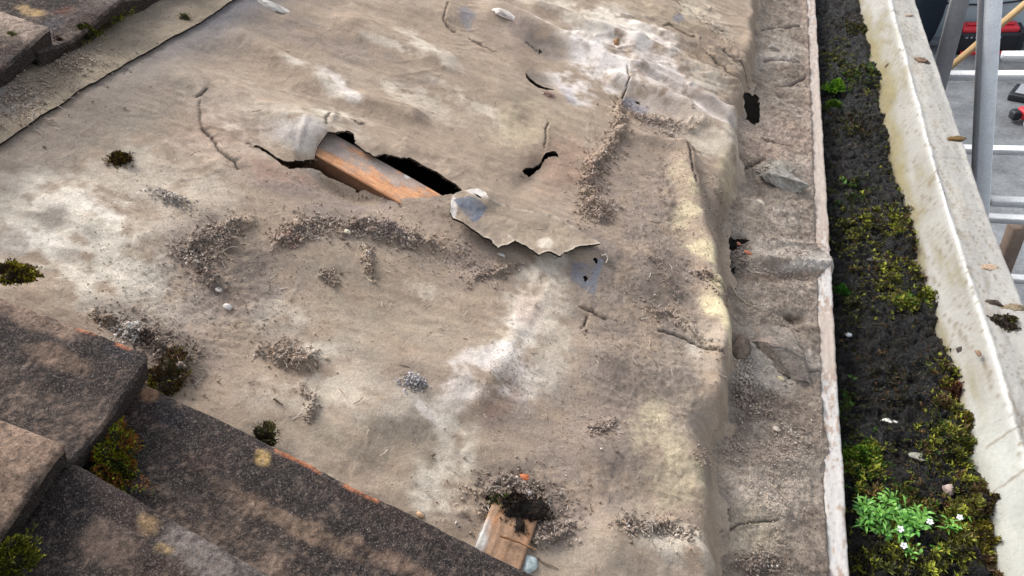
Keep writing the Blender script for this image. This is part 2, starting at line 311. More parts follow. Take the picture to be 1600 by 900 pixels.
def Hledge(s, t):
    h = -.031+.0042*fbm(s*16, t*26, 11, 3)+.0026*fbm(s*60, t*110, 12, 3)
    u, v = toPx(R2W(s, t, 0*s-.03))
    g = fbm(s*140, t*140, 13, 3); h = h+.0014*g+.0007*fbm(s*420, t*420, 14, 2)
    for (c, r, a_) in [((1215, 95), (40, 10, 12), .007), ((1215, 272), (30, 18, 10), .012), ((1235, 410), (60, 9, 8), .009), ((1210, 425), (60, 12, 5), -.010), ((1300, 408), (18, 16, 0), .006), ((1220, 330), (60, 12, 0), .005), ((1155, 395), (22, 34, 0), -.012), ((1241, 494), (20, 11, 15), -.016),
                       ((1200, 780), (50, 30, 0), .004), ((1172, 620), (30, 40, 0), -.003), ((1210, 5), (50, 10, 0), -.006), ((1220, 129), (50, 8, 0), -.003), ((1170, 270), (22, 12, 0), -.006), ((1240, 720), (60, 14, 0), .003)]:
        h = h+a_*ell(u, v, c[0], c[1], *r)
    for p, w_, d_ in CR2: h = h-d_*np.exp(-(dpl(u, v, p)/w_)**2)
    return h
CR2 = [([(1212, 130), (1235, 131), (1258, 122)], 1.6, .005), ([(1150, 262), (1175, 258), (1195, 250)], 2.5, .006), ([(1190, 215), (1240, 228)], 1.5, .003), ([(1195, 94), (1250, 98)], 2.5, .005), ([(1118, 840), (1160, 815), (1215, 812)], 2.0, .004), ([(1150, 60), (1180, 45), (1250, 40)], 1.5, .003), ([(1235, 588), (1260, 582), (1282, 578)], 1.5, .004)]
def Hsurf(s, t): return np.maximum(np.where(s < s_edge(t)+.006, Htop(s, t), -9), Hledge(s, t))

# ------------------------------------------------------------------ felt surface: colour
TAN, PALE, WHITE, GREY, BLUE, YEL, MAUVE, DARK, OLIVE, RED = [lin(c) for c in ((157, 139, 121), (207, 197, 181), (228, 220, 214), (122, 112, 103), (112, 118, 134), (196, 183, 150), (133, 119, 110), (84, 73, 64), (146, 134, 118), (156, 118, 100))]
BLOBS = [  # colour, strength, cu, cv, ru, rv, angle
 (TAN, .5, 700, 120, 400, 120, 10), (GREY, .55, 250, 160, 260, 26, -32), (OLIVE, .6, 190, 200, 180, 50, -32), (PALE, 1, 90, 350, 130, 60, 18), (PALE, .95, 180, 440, 130, 50, 20), (WHITE, .3, 60, 380, 70, 30, 20), (WHITE, .3, 110, 320, 80, 20, 10), (PALE, .4, 250, 270, 190, 50, -10), (PALE, .5, 30, 300, 70, 60, 0), (GREY, .6, 45, 335, 24, 9, 10), (GREY, .65, 86, 348, 24, 16, 15), (GREY, .7, 118, 406, 30, 11, 15), (GREY, .5, 146, 372, 14, 9, 30), (GREY, .5, 20, 380, 30, 20, 30),
 (PALE, .5, 420, 180, 110, 40, 20), (OLIVE, .6, 275, 248, 30, 16, 0), (PALE, .6, 370, 205, 16, 6, 40), (TAN, .7, 400, 130, 150, 40, 15), (RED, .25, 350, 220, 80, 60, 0), (WHITE, .85, 535, 142, 40, 11, 38), (PALE, .8, 490, 125, 50, 10, 32), (PALE, .6, 655, 62, 34, 12, 35), (PALE, .55, 620, 70, 50, 5, 20), (PALE, .5, 700, 90, 30, 10, 40), (PALE, .5, 650, 160, 60, 12, 30), (GREY, .55, 655, 125, 50, 13, 25), (GREY, .45, 560, 75, 50, 18, 10), (MAUVE, .5, 500, 60, 80, 20, 20), (MAUVE, .45, 800, 40, 60, 30, 20), (PALE, .5, 735, 170, 50, 12, 35),
 (lin((186, 178, 172)), .75, 470, 222, 34, 18, 20), (PALE, .8, 520, 195, 40, 12, 5), (WHITE, .75, 860, 48, 70, 7, 30), (WHITE, .9, 930, 100, 62, 26, 35), (WHITE, .9, 965, 45, 55, 26, 10), (WHITE, .8, 895, 130, 40, 16, 30), (WHITE, .6, 1010, 90, 40, 30, 20), (WHITE, .55, 1040, 150, 40, 50, -20), (PALE, .6, 900, 20, 90, 12, 20), (WHITE, .55, 1090, 150, 90, 12, 32), (WHITE, .5, 1110, 185, 70, 8, 32), (MAUVE, .5, 1070, 140, 80, 6, 32), (PALE, .6, 1110, 130, 50, 14, 30), (PALE, .5, 1120, 230, 50, 20, 20),
 (MAUVE, .7, 830, 60, 40, 10, 35), (GREY, .75, 855, 78, 30, 10, 30), (GREY, .7, 845, 112, 32, 12, 25), (OLIVE, .5, 820, 160, 60, 25, 20), (YEL, .3, 830, 200, 60, 30, 0), (TAN, .6, 880, 230, 60, 50, 0), (RED, .3, 890, 250, 60, 40, 0), (TAN, .7, 690, 230, 110, 40, 20), (YEL, .2, 1000, 20, 100, 30, 0), (TAN, .5, 1150, 50, 30, 60, 0), (OLIVE, .5, 1140, 110, 25, 20, 0), (PALE, .3, 1090, 20, 50, 15, 20), (DARK, .3, 1080, 60, 60, 16, 30),
 (MAUVE, .75, 1000, 260, 60, 60, 0), (MAUVE, .6, 1010, 400, 90, 120, 0), (TAN, .5, 1000, 230, 60, 60, 0), (GREY, .3, 1040, 280, 25, 70, -5), (GREY, .45, 1000, 600, 120, 200, 0), (MAUVE, .5, 900, 700, 150, 150, 0),
 (YEL, .55, 1068, 320, 16, 50, -8), (YEL, .7, 1100, 405, 15, 40, -18), (YEL, .8, 1118, 480, 14, 42, -22), (YEL, .8, 1132, 525, 10, 26, -10), (GREY, .75, 1100, 437, 22, 7, 40), (YEL, .4, 1140, 270, 12, 40, 0), (YEL, .3, 1030, 690, 40, 34, 20), (YEL, .35, 1050, 750, 50, 40, 0), (YEL, .35, 1030, 640, 20, 20, 0), (PALE, .6, 1060, 860, 50, 34, 10), (PALE, .5, 1075, 545, 14, 12, 0), (OLIVE, .35, 900, 860, 90, 50, 0),
 (OLIVE, .7, 640, 690, 120, 70, 10), (OLIVE, .6, 600, 480, 120, 80, 20), (TAN, .45, 690, 440, 70, 50, 0), (PALE, .35, 660, 450, 20, 12, 0), (PALE, .4, 520, 620, 130, 30, 5), (PALE, .55, 495, 555, 26, 18, 0), (PALE, .4, 440, 480, 40, 30, 0), (OLIVE, .4, 460, 690, 90, 60, 20),
 (MAUVE, .75, 350, 420, 90, 70, 0), (MAUVE, .6, 270, 520, 110, 50, 20), (GREY, .5, 400, 420, 70, 40, 0), (DARK, .35, 360, 400, 60, 50, 0), (MAUVE, .75, 600, 335, 130, 24, 10), (MAUVE, .7, 500, 300, 130, 26, 12), (GREY, .4, 560, 372, 110, 20, 8), (MAUVE, .7, 735, 395, 50, 40, 0), (RED, .35, 420, 270, 40, 18, 20), (RED, .3, 500, 280, 40, 12, 20), (TAN, .6, 640, 340, 40, 20, 0), (GREY, .4, 620, 620, 60, 60, 0),
 (PALE, .6, 850, 415, 36, 26, 60), (PALE, .7, 806, 500, 34, 60, 20), (WHITE, .4, 812, 500, 22, 40, 20), (WHITE, .6, 792, 590, 38, 40, 20), (WHITE, .55, 745, 558, 42, 14, -20), (WHITE, .45, 725, 610, 24, 38, 20), (WHITE, .45, 672, 648, 34, 8, 32), (PALE, .5, 705, 690, 22, 44, 0), (PALE, .6, 690, 765, 40, 44, 0), (PALE, .5, 740, 700, 12, 40, 15), (MAUVE, .55, 770, 665, 30, 16, -40), (GREY, .5, 790, 595, 26, 16, 20), (PALE, .5, 850, 450, 24, 60, 20), (PALE, .45, 850, 560, 30, 60, 20), (RED, .35, 820, 480, 20, 30, 0), (RED, .35, 775, 640, 40, 14, -45),
 (DARK, .5, 810, 770, 60, 36, 10), (MAUVE, .6, 850, 800, 70, 50, 0), (DARK, .35, 720, 830, 60, 20, 35), (DARK, .45, 270, 560, 50, 40, 0), (DARK, .4, 210, 505, 60, 14, 25), (GREY, .5, 1110, 730, 12, 40, 0), (DARK, .45, 1020, 826, 44, 12, 8), (DARK, .3, 1140, 330, 12, 50, 0)]
def paint(C, c, m): return C*(1-m[..., None])+np.asarray(c)*m[..., None]
def felt_colour(s, t):
    u, v = toPx(R2W(s, t, 0*s))
    n1 = fbm(s*9, t*9, 21, 4); n2 = fbm(s*40, t*40, 22, 4, .6); n3 = fbm(s*20, t*70, 23, 4, .6)
    C = np.ones(s.shape+(3,))*TAN
    C = paint(C, GREY, .45*sm(n1+n2*.5, -.1, 1)); C = paint(C, PALE, .3*sm(-n1+n2*.4, 0, 1.1)); C = paint(C, MAUVE, .35*sm(n3, 0, 1))
    uu, vv = u+14*fbm(s*14, t*14, 31, 3), v+12*fbm(s*14, t*14, 32, 3)
    fine = fbm(s*130, t*130, 24, 3, .6)
    for c, st, cu, cv, ru, rv, an in BLOBS:
        m = ell(uu, vv, cu, cv, ru*1.15, rv*1.15, an, 1.)
        k_ = .9 if c is WHITE else 1.05
        C = paint(C, c, np.clip(st*k_*sm(m*(1+.8*n2+.35*fine)+.12*n2*(m > .05), .10, .95), 0, 1))
    # soft streaks running down the slope, small dark specks of lichen
    C = C*(1+.10*fbm(s*12, t*90, 25, 3))[..., None]*(1+.10*fine)[..., None]*(1+.07*n2)[..., None]
    C = paint(C, BLUE*.9, .95*np.exp(-(np.abs(s-s_lap(t)-.016)/.026)**2)*sm(t, .55, .95))
    C = paint(C, GREY*.9, .7*np.exp(-(np.abs(s-s_lap(t)-.03)/.045)**2)*(s > s_lap(t)))
    scf = fbm(s*26+t*9, t*150-s*40, 26, 3); C = C*(1+.08*scf)[..., None]
    for p, w_, d_ in CRACKS: C = paint(C, lin((38, 32, 28)), .9*np.exp(-(dpl(s, t, p)/(w_*(.28+.5*vn(s*170, t*170, 27))))**4))
    b1 = inpoly(u+2*n2, v+2*fine, [(893, 415), (915, 418), (940, 412), (936, 430), (932, 450), (926, 468), (915, 455), (905, 448), (890, 440)])
    C = paint(C, lin((112, 118, 130)), .8*b1*np.clip(.7+.5*n2+.3*fine, 0, 1))
    C = paint(C, BLUE*1.1, .6*sm(ell(uu, vv, 1000, 172, 22, 12, 30), .3, .7)); C = paint(C, BLUE, .5*sm(ell(uu, vv, 722, 22, 18, 12, 40), .3, .7)); C = paint(C, BLUE*.9, .6*sm(ell(uu, vv, 1055, 28, 14, 8, 20), .3, .7)); C = paint(C, BLUE*1.3, .35*sm(ell(uu, vv, 895, 145, 30, 12, 30), .3, .8))
    e = s_edge(t); C = paint(C, OLIVE, .35*sm(s, e-.02, e))
    return np.clip(C*1.08, .01, .85)
def ledge_colour(s, t):
    u, v = toPx(R2W(s, t, 0*s-.03)); n1 = fbm(s*12, t*20, 41, 4); n2 = fbm(s*50, t*70, 42, 4, .65)
    C = np.ones(s.shape+(3,))*lin((150, 138, 126)); C = paint(C, lin((122, 109, 98)), .7*sm(n1+.5*n2, -.3, .8)); C = paint(C, lin((186, 175, 164)), .5*sm(-n1+.7*n2, .1, 1.1))
    LB = [((175, 167, 158), .8, 1190, 570, 60, 40), ((185, 175, 165), .6, 1220, 390, 60, 14), ((208, 202, 194), .7, 1265, 418, 40, 9), ((100, 86, 74), .7, 1210, 428, 50, 8), ((60, 48, 38), .95, 1241, 494, 17, 8), ((70, 66, 62), .7, 1152, 395, 18, 32), ((85, 80, 78), .7, 1284, 398, 12, 10),
          ((195, 186, 176), .5, 1210, 90, 30, 12), ((185, 172, 158), .7, 1210, 765, 60, 36), ((192, 180, 160), .5, 1180, 830, 40, 40), ((105, 95, 88), .5, 1180, 640, 50, 30), ((175, 150, 135), .4, 1210, 215, 60, 30), ((170, 155, 142), .5, 1210, 700, 60, 20), ((95, 85, 78), .5, 1185, 890, 50, 20), ((178, 156, 142), .3, 1262, 60, 6, 300), ((168, 165, 155), .6, 1210, 270, 26, 14)]
    uu, vv = u+7*n2, v+6*n1
    for c, st, cu, cv, ru, rv in LB: C = paint(C, lin(c), np.clip(st*sm(ell(uu, vv, cu, cv, ru*1.2, rv*1.2), .1, .8)*(1+.3*n2), 0, 1))
    for p, w_, d_ in CR2: C = paint(C, lin((60, 48, 42)), .75*np.exp(-(dpl(u, v, p)/(w_*.7))**2))
    C = C*(1+.14*fbm(s*160, t*160, 43, 3))[..., None]
    return np.clip(C*1.36, .01, .8)

HOLES = {
 'rafter': [(386, 226), (402, 227), (418, 235), (432, 246), (447, 252), (470, 251), (491, 249), (492, 240), (497, 228), (508, 212), (513, 206), (522, 207), (531, 205), (545, 204), (553, 209), (556, 224), (564, 231), (574, 238), (586, 245), (592, 242), (600, 240), (612, 242), (625, 246), (640, 246), (655, 254), (668, 262), (683, 268), (695, 277), (705, 283), (714, 289), (722, 297), (712, 303), (700, 304), (685, 306), (668, 308), (645, 309), (630, 310), (617, 309), (606, 302), (598, 294), (585, 290), (576, 290), (568, 297), (558, 301), (554, 295), (543, 290), (528, 283), (512, 277), (500, 267), (488, 263), (470, 263), (452, 264), (440, 258), (428, 248), (415, 238), (402, 231)],
 'tear': [(815, 268), (822, 262), (836, 261), (843, 256), (848, 246), (853, 238), (864, 236), (870, 238), (875, 248), (868, 244), (861, 245), (853, 249), (848, 254), (845, 262), (836, 270), (827, 277), (820, 273)],
 'slit': [(821, 113), (828, 122), (838, 130), (850, 136), (868, 140), (852, 140), (840, 137), (829, 129), (822, 121)],
 'edge': [(1160, 150), (1165, 144), (1172, 146), (1176, 152), (1183, 156), (1182, 166), (1187, 172), (1185, 186), (1181, 194), (1173, 191), (1166, 188), (1167, 178), (1162, 168), (1164, 160)],
 'nail': [(910, 433), (915, 430), (919, 436), (914, 441)], 'snag': [(927, 403), (933, 402), (934, 410), (931, 413)], 'pin': [(991, 157), (999, 160), (1000, 164), (994, 161)], 'small': [(840, 74), (850, 84), (843, 82)]}
CUTS = []
for k_, P_ in HOLES.items():
    Q = wobble(P_, .55 if k_ in ('rafter', 'tear', 'edge') else .15, 3)
    a_ = np.array(Q); s_, t_, _h = unpS(a_[:, 0], a_[:, 1], Hfelt, 22, .6); CUTS.append(list(zip(s_, t_)))

def cut_sheet(S, T, Fq, inside_keep, polys, cell):
    """drop the faces in (or outside) the outlines and snap the rim to them"""
    S, T = S.copy(), T.copy(); keep = np.ones(len(Fq), bool)
    cs, ct = S[Fq].mean(1), T[Fq].mean(1)
    for P in polys:
        x = np.array(P); bb = (cs > x[:, 0].min()-.01) & (cs < x[:, 0].max()+.01) & (ct > x[:, 1].min()-.01) & (ct < x[:, 1].max()+.01)
        i = np.where(bb)[0]; inn = np.zeros(len(Fq), bool); inn[i] = inpoly(cs[i], ct[i], P)
        keep &= inn if inside_keep else ~inn
    Fk = Fq[keep]; used = np.zeros(len(S), bool); used[Fk.ravel()] = True
    for P in polys:
        x = np.array(P); j = np.where(used & (S > x[:, 0].min()-.01) & (S < x[:, 0].max()+.01) & (T > x[:, 1].min()-.01) & (T < x[:, 1].max()+.01))[0]
        if not len(j): continue
        ps, pt = S[j], T[j]; best = np.full(len(j), 1e9); bs, bt = ps.copy(), pt.copy()
        for (a, b), (c, d) in zip(P, P[1:]+P[:1]):
            L = (c-a)**2+(d-b)**2+1e-14; k = np.clip(((ps-a)*(c-a)+(pt-b)*(d-b))/L, 0, 1); qs, qt = a+k*(c-a), b+k*(d-b); D = np.hypot(ps-qs, pt-qt)
            m = D < best; best[m] = D[m]; bs[m] = qs[m]; bt[m] = qt[m]
        m = best < cell*.62; S[j[m]] = bs[m]; T[j[m]] = bt[m]
    return S, T, Fk

roof = empty('pitched_roof', ORG+np.array([0, .9, 0]), label='stripped pitched roof: torn brown felt between old concrete tiles and the gutter', cat='roof')
ta = -.28
tt = [ta]
while tt[-1] < 2.6: tt.append(tt[-1]+.0016+.0013*max(0, tt[-1]-.3))
tt = np.array(tt); ss = np.arange(-1.02, .335, .0021)
S, T = [x.ravel() for x in np.meshgrid(ss, tt, indexing='ij')]
Fq = grid_faces(len(ss), len(tt))
ce = S[Fq].mean(1); te = T[Fq].mean(1); Fq = Fq[ce < s_edge(te)+.012]
S, T, Fq = cut_sheet(S, T, Fq, False, CUTS, .0022)
u_ = np.unique(Fq); mp = -np.ones(len(S), int); mp[u_] = np.arange(len(u_)); S, T, Fq = S[u_], T[u_], mp[Fq]
Hh = Hfelt(S, T)
V = R2W(S, T, Hh); Cc = felt_colour(S, T)
V2, Sk, C2 = skirt(V, Fq, -.0028*NW, Cc, lin((34, 30, 28)))
felt = mesh('felt_sheet', V2, [Fq, Sk], m_felt, C2, roof, True, label='old brown roofing felt, torn open over a rafter')
# upper felt, lapped over the first
ss = np.concatenate([np.linspace(-.46, 0, 230)]); tt2 = np.arange(-.28, 2.6, .0045)
SS, TT = np.meshgrid(ss, tt2, indexing='ij'); SS = s_lap(TT)+SS
HH = Hbase(SS, TT)[0]+.0042+.0006*fbm(SS*200, TT*200, 56, 2)
V = R2W(SS.ravel(), TT.ravel(), HH.ravel())
u, v = toPx(V); u = u.reshape(SS.shape); v = v.reshape(SS.shape)
n2 = fbm(SS*30, TT*30, 57, 4)
Cc = np.ones(SS.shape+(3,))*lin((140, 127, 111)); Cc = paint(Cc, GREY, .6*sm(n2, -.2, .8)); Cc = paint(Cc, lin((158, 146, 130)), .5*sm(fbm(SS*90, TT*90, 58, 3), .1, .7)); Cc = paint(Cc, DARK, .55*sm(s_lap(TT)-SS, .05, .12)); Cc = paint(Cc, lin((150, 148, 150)), .5*sm(ell(u+8*n2, v, 20, 155, 45, 30), .2, .8)); Cc = paint(Cc, lin((140, 127, 106)), .5*sm(s_lap(TT)-SS, .05, .0))
Cc = Cc.reshape(-1, 3)*1.0; Fq = grid_faces(*SS.shape)
V2, Sk, C2 = skirt(V, Fq, -.0022*NW, Cc, lin((30, 27, 26)))
mesh('lapped_felt_sheet', V2, [Fq, Sk], m_felt, C2, roof, True, label='upper strip of felt lapped over the sheet below')

# the slab of felt torn out and folded down the slope
FL = [(703, 318), (706, 308), (714, 303), (726, 299), (745, 297), (757, 303), (762, 312), (785, 318), (810, 325), (840, 329), (866, 338), (885, 351), (910, 365), (925, 375), (937, 383), (918, 386), (903, 388), (893, 394), (880, 398), (873, 403), (862, 399), (852, 398), (840, 402), (830, 395), (820, 388), (806, 380), (795, 370), (803, 379), (793, 384), (782, 386), (777, 391), (770, 383), (766, 377), (750, 368), (735, 359), (722, 351), (708, 345), (702, 334)]
q = wobble(FL, .5, 3); a_ = np.array(q); fs, ft = unp(a_[:, 0], a_[:, 1], .0185); PF = list(zip(fs, ft))
gs = np.arange(fs.min()-.003, fs.max()+.003, .0015); gt = np.arange(ft.min()-.003, ft.max()+.003, .0015)
S, T = [x.ravel() for x in np.meshgrid(gs, gt, indexing='ij')]; Fq = grid_faces(len(gs), len(gt))
S, T, Fq = cut_sheet(S, T, Fq, True, [PF], .0016)
slit = [tuple(float(z) for z in unp(*p, .012)) for p in [(735, 311), (742, 313), (751, 320), (744, 318)]]
S, T, Fq = cut_sheet(S, T, Fq, False, [slit], .0016)
d = dpl(S, T, PF+PF[:1]); u, v = toPx(R2W(S, T, 0*S+.0185))
hf = .0180+.004*np.exp(-d/.006)*(.5+.7*fbm(S*40, T*40, 61))+.003*fbm(S*14, T*14, 62)+.006*ell(u, v, 735, 318, 30, 20)+.005*ell(u, v, 850, 390, 60, 14)-.004*ell(u, v, 800, 330, 70, 10)+.0006*fbm(S*200, T*200, 63)
hb = np.maximum(hf, .0015+Hfelt(S, T)); V = R2W(S, T, hb)
n2 = fbm(S*60, T*60, 64, 4)
Cc = np.ones((len(S), 3))*lin((158, 142, 124)); Cc = paint(Cc, MAUVE, .4*sm(n2, -.3, .8)); Cc = paint(Cc, PALE, .75*sm(ell(u+2*n2, v, 852, 382, 15, 13)*(1+.6*n2), .3, .8))
Cc = paint(Cc, WHITE, .8*sm(ell(u+3*n2, v, 745, 303, 18, 8, 20), .2, .7)); Cc = paint(Cc, WHITE, .7*sm(ell(u, v, 707, 328, 6, 20)*(1+.6*n2), .3, .7)); Cc = paint(Cc, lin((106, 112, 124)), np.clip(.8+.35*n2, 0, .95)*inpoly(u+2*n2, v+2*n2, [(708, 316), (730, 310), (745, 315), (762, 322), (756, 336), (746, 347), (738, 348), (726, 336)]))
Cc = paint(Cc, GREY, .4*sm(ell(u, v, 750, 355, 30, 8, 20), .2, .8)); Cc = paint(Cc, lin((205, 195, 180)), .6*np.exp(-(d/.0022)**2)*sm(n2+.6, 0, .8)); Cc = np.clip(1.04*Cc*(1+.1*n2)[:, None], .01, .8)
V, Fq, Cc = compact(V, Fq, Cc)
V2, Sk, C2 = skirt(V, Fq, -.003*NW, Cc, lin((46, 40, 36)))
mesh('felt_flap', V2, [Fq, Sk], m_felt, C2, felt, True, loc=wloc(roof)*0+V.mean(0), label='torn slab of felt with a blue grey bare end, folded onto the sheet')

# ledge of mortar and dirt behind the gutter board
zf = Z0-.20808; XF0, XF1 = .3660, .3871
gs = np.arange(.20, .452, .0019); gt = tt
S, T = [x.ravel() for x in np.meshgrid(gs, gt, indexing='ij')]
h = Hledge(S, T); V = R2W(S, T, h); C3 = ledge_colour(S, T)
u, v = toPx(V)
lim = XF0+.0005+.0015*fbm(T*50, T*0, 66)+.0015*sm(fbm(T*12, T*0, 67), .2, .8)+.022*(ell(u*0+1300, v, 1300, 408, 30, 17)) + .007*ell(u*0, v, 0, 695, 10, 30)
over = V[:, 0]-lim
V[:, 2] -= np.clip(over, 0, 1)*3.2
V[:, 0] = np.minimum(V[:, 0], lim+.004)
V[:, 2] = np.where(V[:, 0] > XF0-.02, np.maximum(V[:, 2], zf-.03), V[:, 2])
bump_on = ell(u*0+1300, v, 1300, 408, 30, 17); V[:, 2] += .004*bump_on*(V[:, 0] > XF0-.02)
C3 = paint(C3, lin((200, 193, 184)), .7*sm(bump_on, .3, .8)*sm(V[:, 0], XF0-.05, XF0))
Fq = grid_faces(len(gs), len(gt))
hp = [[(float(x), float(y)) for x, y in zip(*unp(np.array([p[0] for p in P]), np.array([p[1] for p in P]), -.033))] for P in
      ([(1133, 372), (1142, 366), (1158, 370), (1168, 368), (1173, 374), (1160, 381), (1152, 386), (1140, 385)], [(1160, 140), (1185, 150), (1187, 175), (1186, 192), (1178, 196), (1160, 186)], [(1135, 418), (1152, 412), (1154, 420), (1140, 427)])]
Vr = (V-ORG) @ B3; S2, T2 = Vr[:, 0], Vr[:, 1]
cs, ct = S[Fq].mean(1), T[Fq].mean(1); kp = np.ones(len(Fq), bool)
for P in hp: kp &= ~inpoly(cs, ct, P)
Fq = Fq[kp]; V, Fq, C3 = compact(V, Fq, C3)
V2, Sk, C2 = skirt(V, Fq, -.003*NW, C3, lin((40, 34, 30)))
mesh('eaves_bedding', V2, [Fq, Sk], m_ledge, C2, roof, True, label='lumpy grey brown mortar and dirt along the eaves')

# near-black box added under the felt to shut out light and darken the holes
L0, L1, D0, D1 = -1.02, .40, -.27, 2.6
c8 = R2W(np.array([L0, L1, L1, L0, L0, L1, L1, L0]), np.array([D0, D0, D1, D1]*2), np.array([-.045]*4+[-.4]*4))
mesh('loft_blackout', c8, np.array([[4, 5, 6, 7], [0, 1, 5, 4], [1, 2, 6, 5], [2, 3, 7, 6], [3, 0, 4, 7]]), m_void, None, roof, False)

# the bared rafter
def prism(name, A, Bp, w_, d_, up, mat, col, parent=None, nl=60, nw=10, colf=None, rough=.0004, cham=.002, smooth=False, **k):
    """beam from A to B; w_ across, d_ deep below the line; up = normal of the top face"""
    A, Bp, up = np.array(A, float), np.array(Bp, float), np.array(up, float); D = Bp-A; L = np.linalg.norm(D); D /= L
    up = up-D*(up@D); up /= np.linalg.norm(up); X = np.cross(D, up)
    prof = []
    for (x, y) in [(-w_/2, -d_), (-w_/2, -d_*.5), (-w_/2, -d_*.25), (-w_/2, -d_*.12), (-w_/2, -cham*2), (-w_/2, -cham), (-w_/2+cham, 0)]: prof.append((x, y))
    for i in range(1, nw): prof.append((-w_/2+cham+(w_-2*cham)*i/nw, 0))
    for (x, y) in [(w_/2-cham, 0), (w_/2, -cham), (w_/2, -cham*2), (w_/2, -d_*.12), (w_/2, -d_*.25), (w_/2, -d_*.5), (w_/2, -d_)]: prof.append((x, y))
    prof = np.array(prof); np_ = len(prof); q = np.linspace(0, L, nl)
    V = A+q[:, None, None]*D+prof[None, :, :1]*X+prof[None, :, 1:]*up
    nn = fbm(q[:, None]*25+0*prof[None, :, 0], prof[None, :, 0]*250+prof[None, :, 1]*200, 71, 3)
    V = V+nn[..., None]*rough*up
    V = V.reshape(-1, 3); i = np.arange(nl*np_).reshape(nl, np_); j = np.roll(i, -1, 1)
    Fq = np.stack([i[:-1], i[1:], j[1:], j[:-1]], -1).reshape(-1, 4)
    ctr = np.array([V[:np_].mean(0), V[-np_:].mean(0)]); n0 = len(V); V = np.concatenate([V, ctr])
    cap = np.concatenate([np.stack([i[0], j[0], np.full(np_, n0)], 1), np.stack([j[-1], i[-1], np.full(np_, n0+1)], 1)])
    uc, vc = toPx(V); cc = colf(V, uc, vc, (V-A)@D, (V-A)@X, (V-A)@up) if colf else np.broadcast_to(np.array(col), (len(V), 3))
    return mesh(name, V, [Fq, cap], mat, cc, parent, smooth, **k)
def raft_col(V, u, v, a, x, y):
    n = fbm(a*60, x*300+y*200, 72, 4); n2 = fbm(a*40, x*60, 73, 4, .65)
    C = np.ones((len(V), 3))*lin((214, 160, 120)); C = paint(C, lin((170, 112, 76)), .7*sm(n, -.1, .9))
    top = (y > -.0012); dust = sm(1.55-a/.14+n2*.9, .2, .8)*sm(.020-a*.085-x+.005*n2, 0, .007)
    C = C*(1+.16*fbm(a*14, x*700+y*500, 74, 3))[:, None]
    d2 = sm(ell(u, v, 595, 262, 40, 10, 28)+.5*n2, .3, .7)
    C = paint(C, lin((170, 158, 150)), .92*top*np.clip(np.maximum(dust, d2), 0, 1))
    C = paint(C, lin((176, 150, 132)), .5*top*sm(n2, .1, .8)); C = paint(C, lin((94, 68, 52)), .92*(~top)*sm(-y, .0012, .0032)); C = paint(C, lin((92, 60, 42)), .5*(~top)*sm(-y, .01, .03)*sm(n+.4, 0, 1))  # sides painted darker than the top, shade put into the wood colour
    C = paint(C, lin((225, 222, 220)), .9*sm(ell(u, v, 637, 275, 6, 4), .3, .6)); return np.clip(C, .01, .8)
def pS(u, v, h): s, t = unp(u, v, h); return R2W(float(s), float(t), h)
hr = .004
a0, a1 = pS(499, 223, hr), pS(668, 309, hr); dd = a1-a0
b0, b1 = pS(492, 239, hr), pS(622, 308, hr); c0, c1 = pS(523, 205, hr), pS(696, 303, hr)
WR = .037
# slope of the rafter from the near arris and the far arris
ax_ = (b1-b0)/np.linalg.norm(b1-b0)+(c1-c0)/np.linalg.norm(c1-c0); ax_ /= np.linalg.norm(ax_)
mid = (b0+b1+c0+c1)/4
X_ = np.cross(ax_, NW); wid = abs(((c0+c1)/2-(b0+b1)/2)@X_)
print('rafter width', wid, 'near', b0, b1, 'far', c0, c1)
prism('rafter', mid-ax_*.125-NW*.001, mid+ax_*.3-NW*.010, wid, .075, NW, m_wood, (.5, .3, .2), roof, 260, 26, raft_col, .0004, .0014, label='orange brown rafter bared by the torn felt')

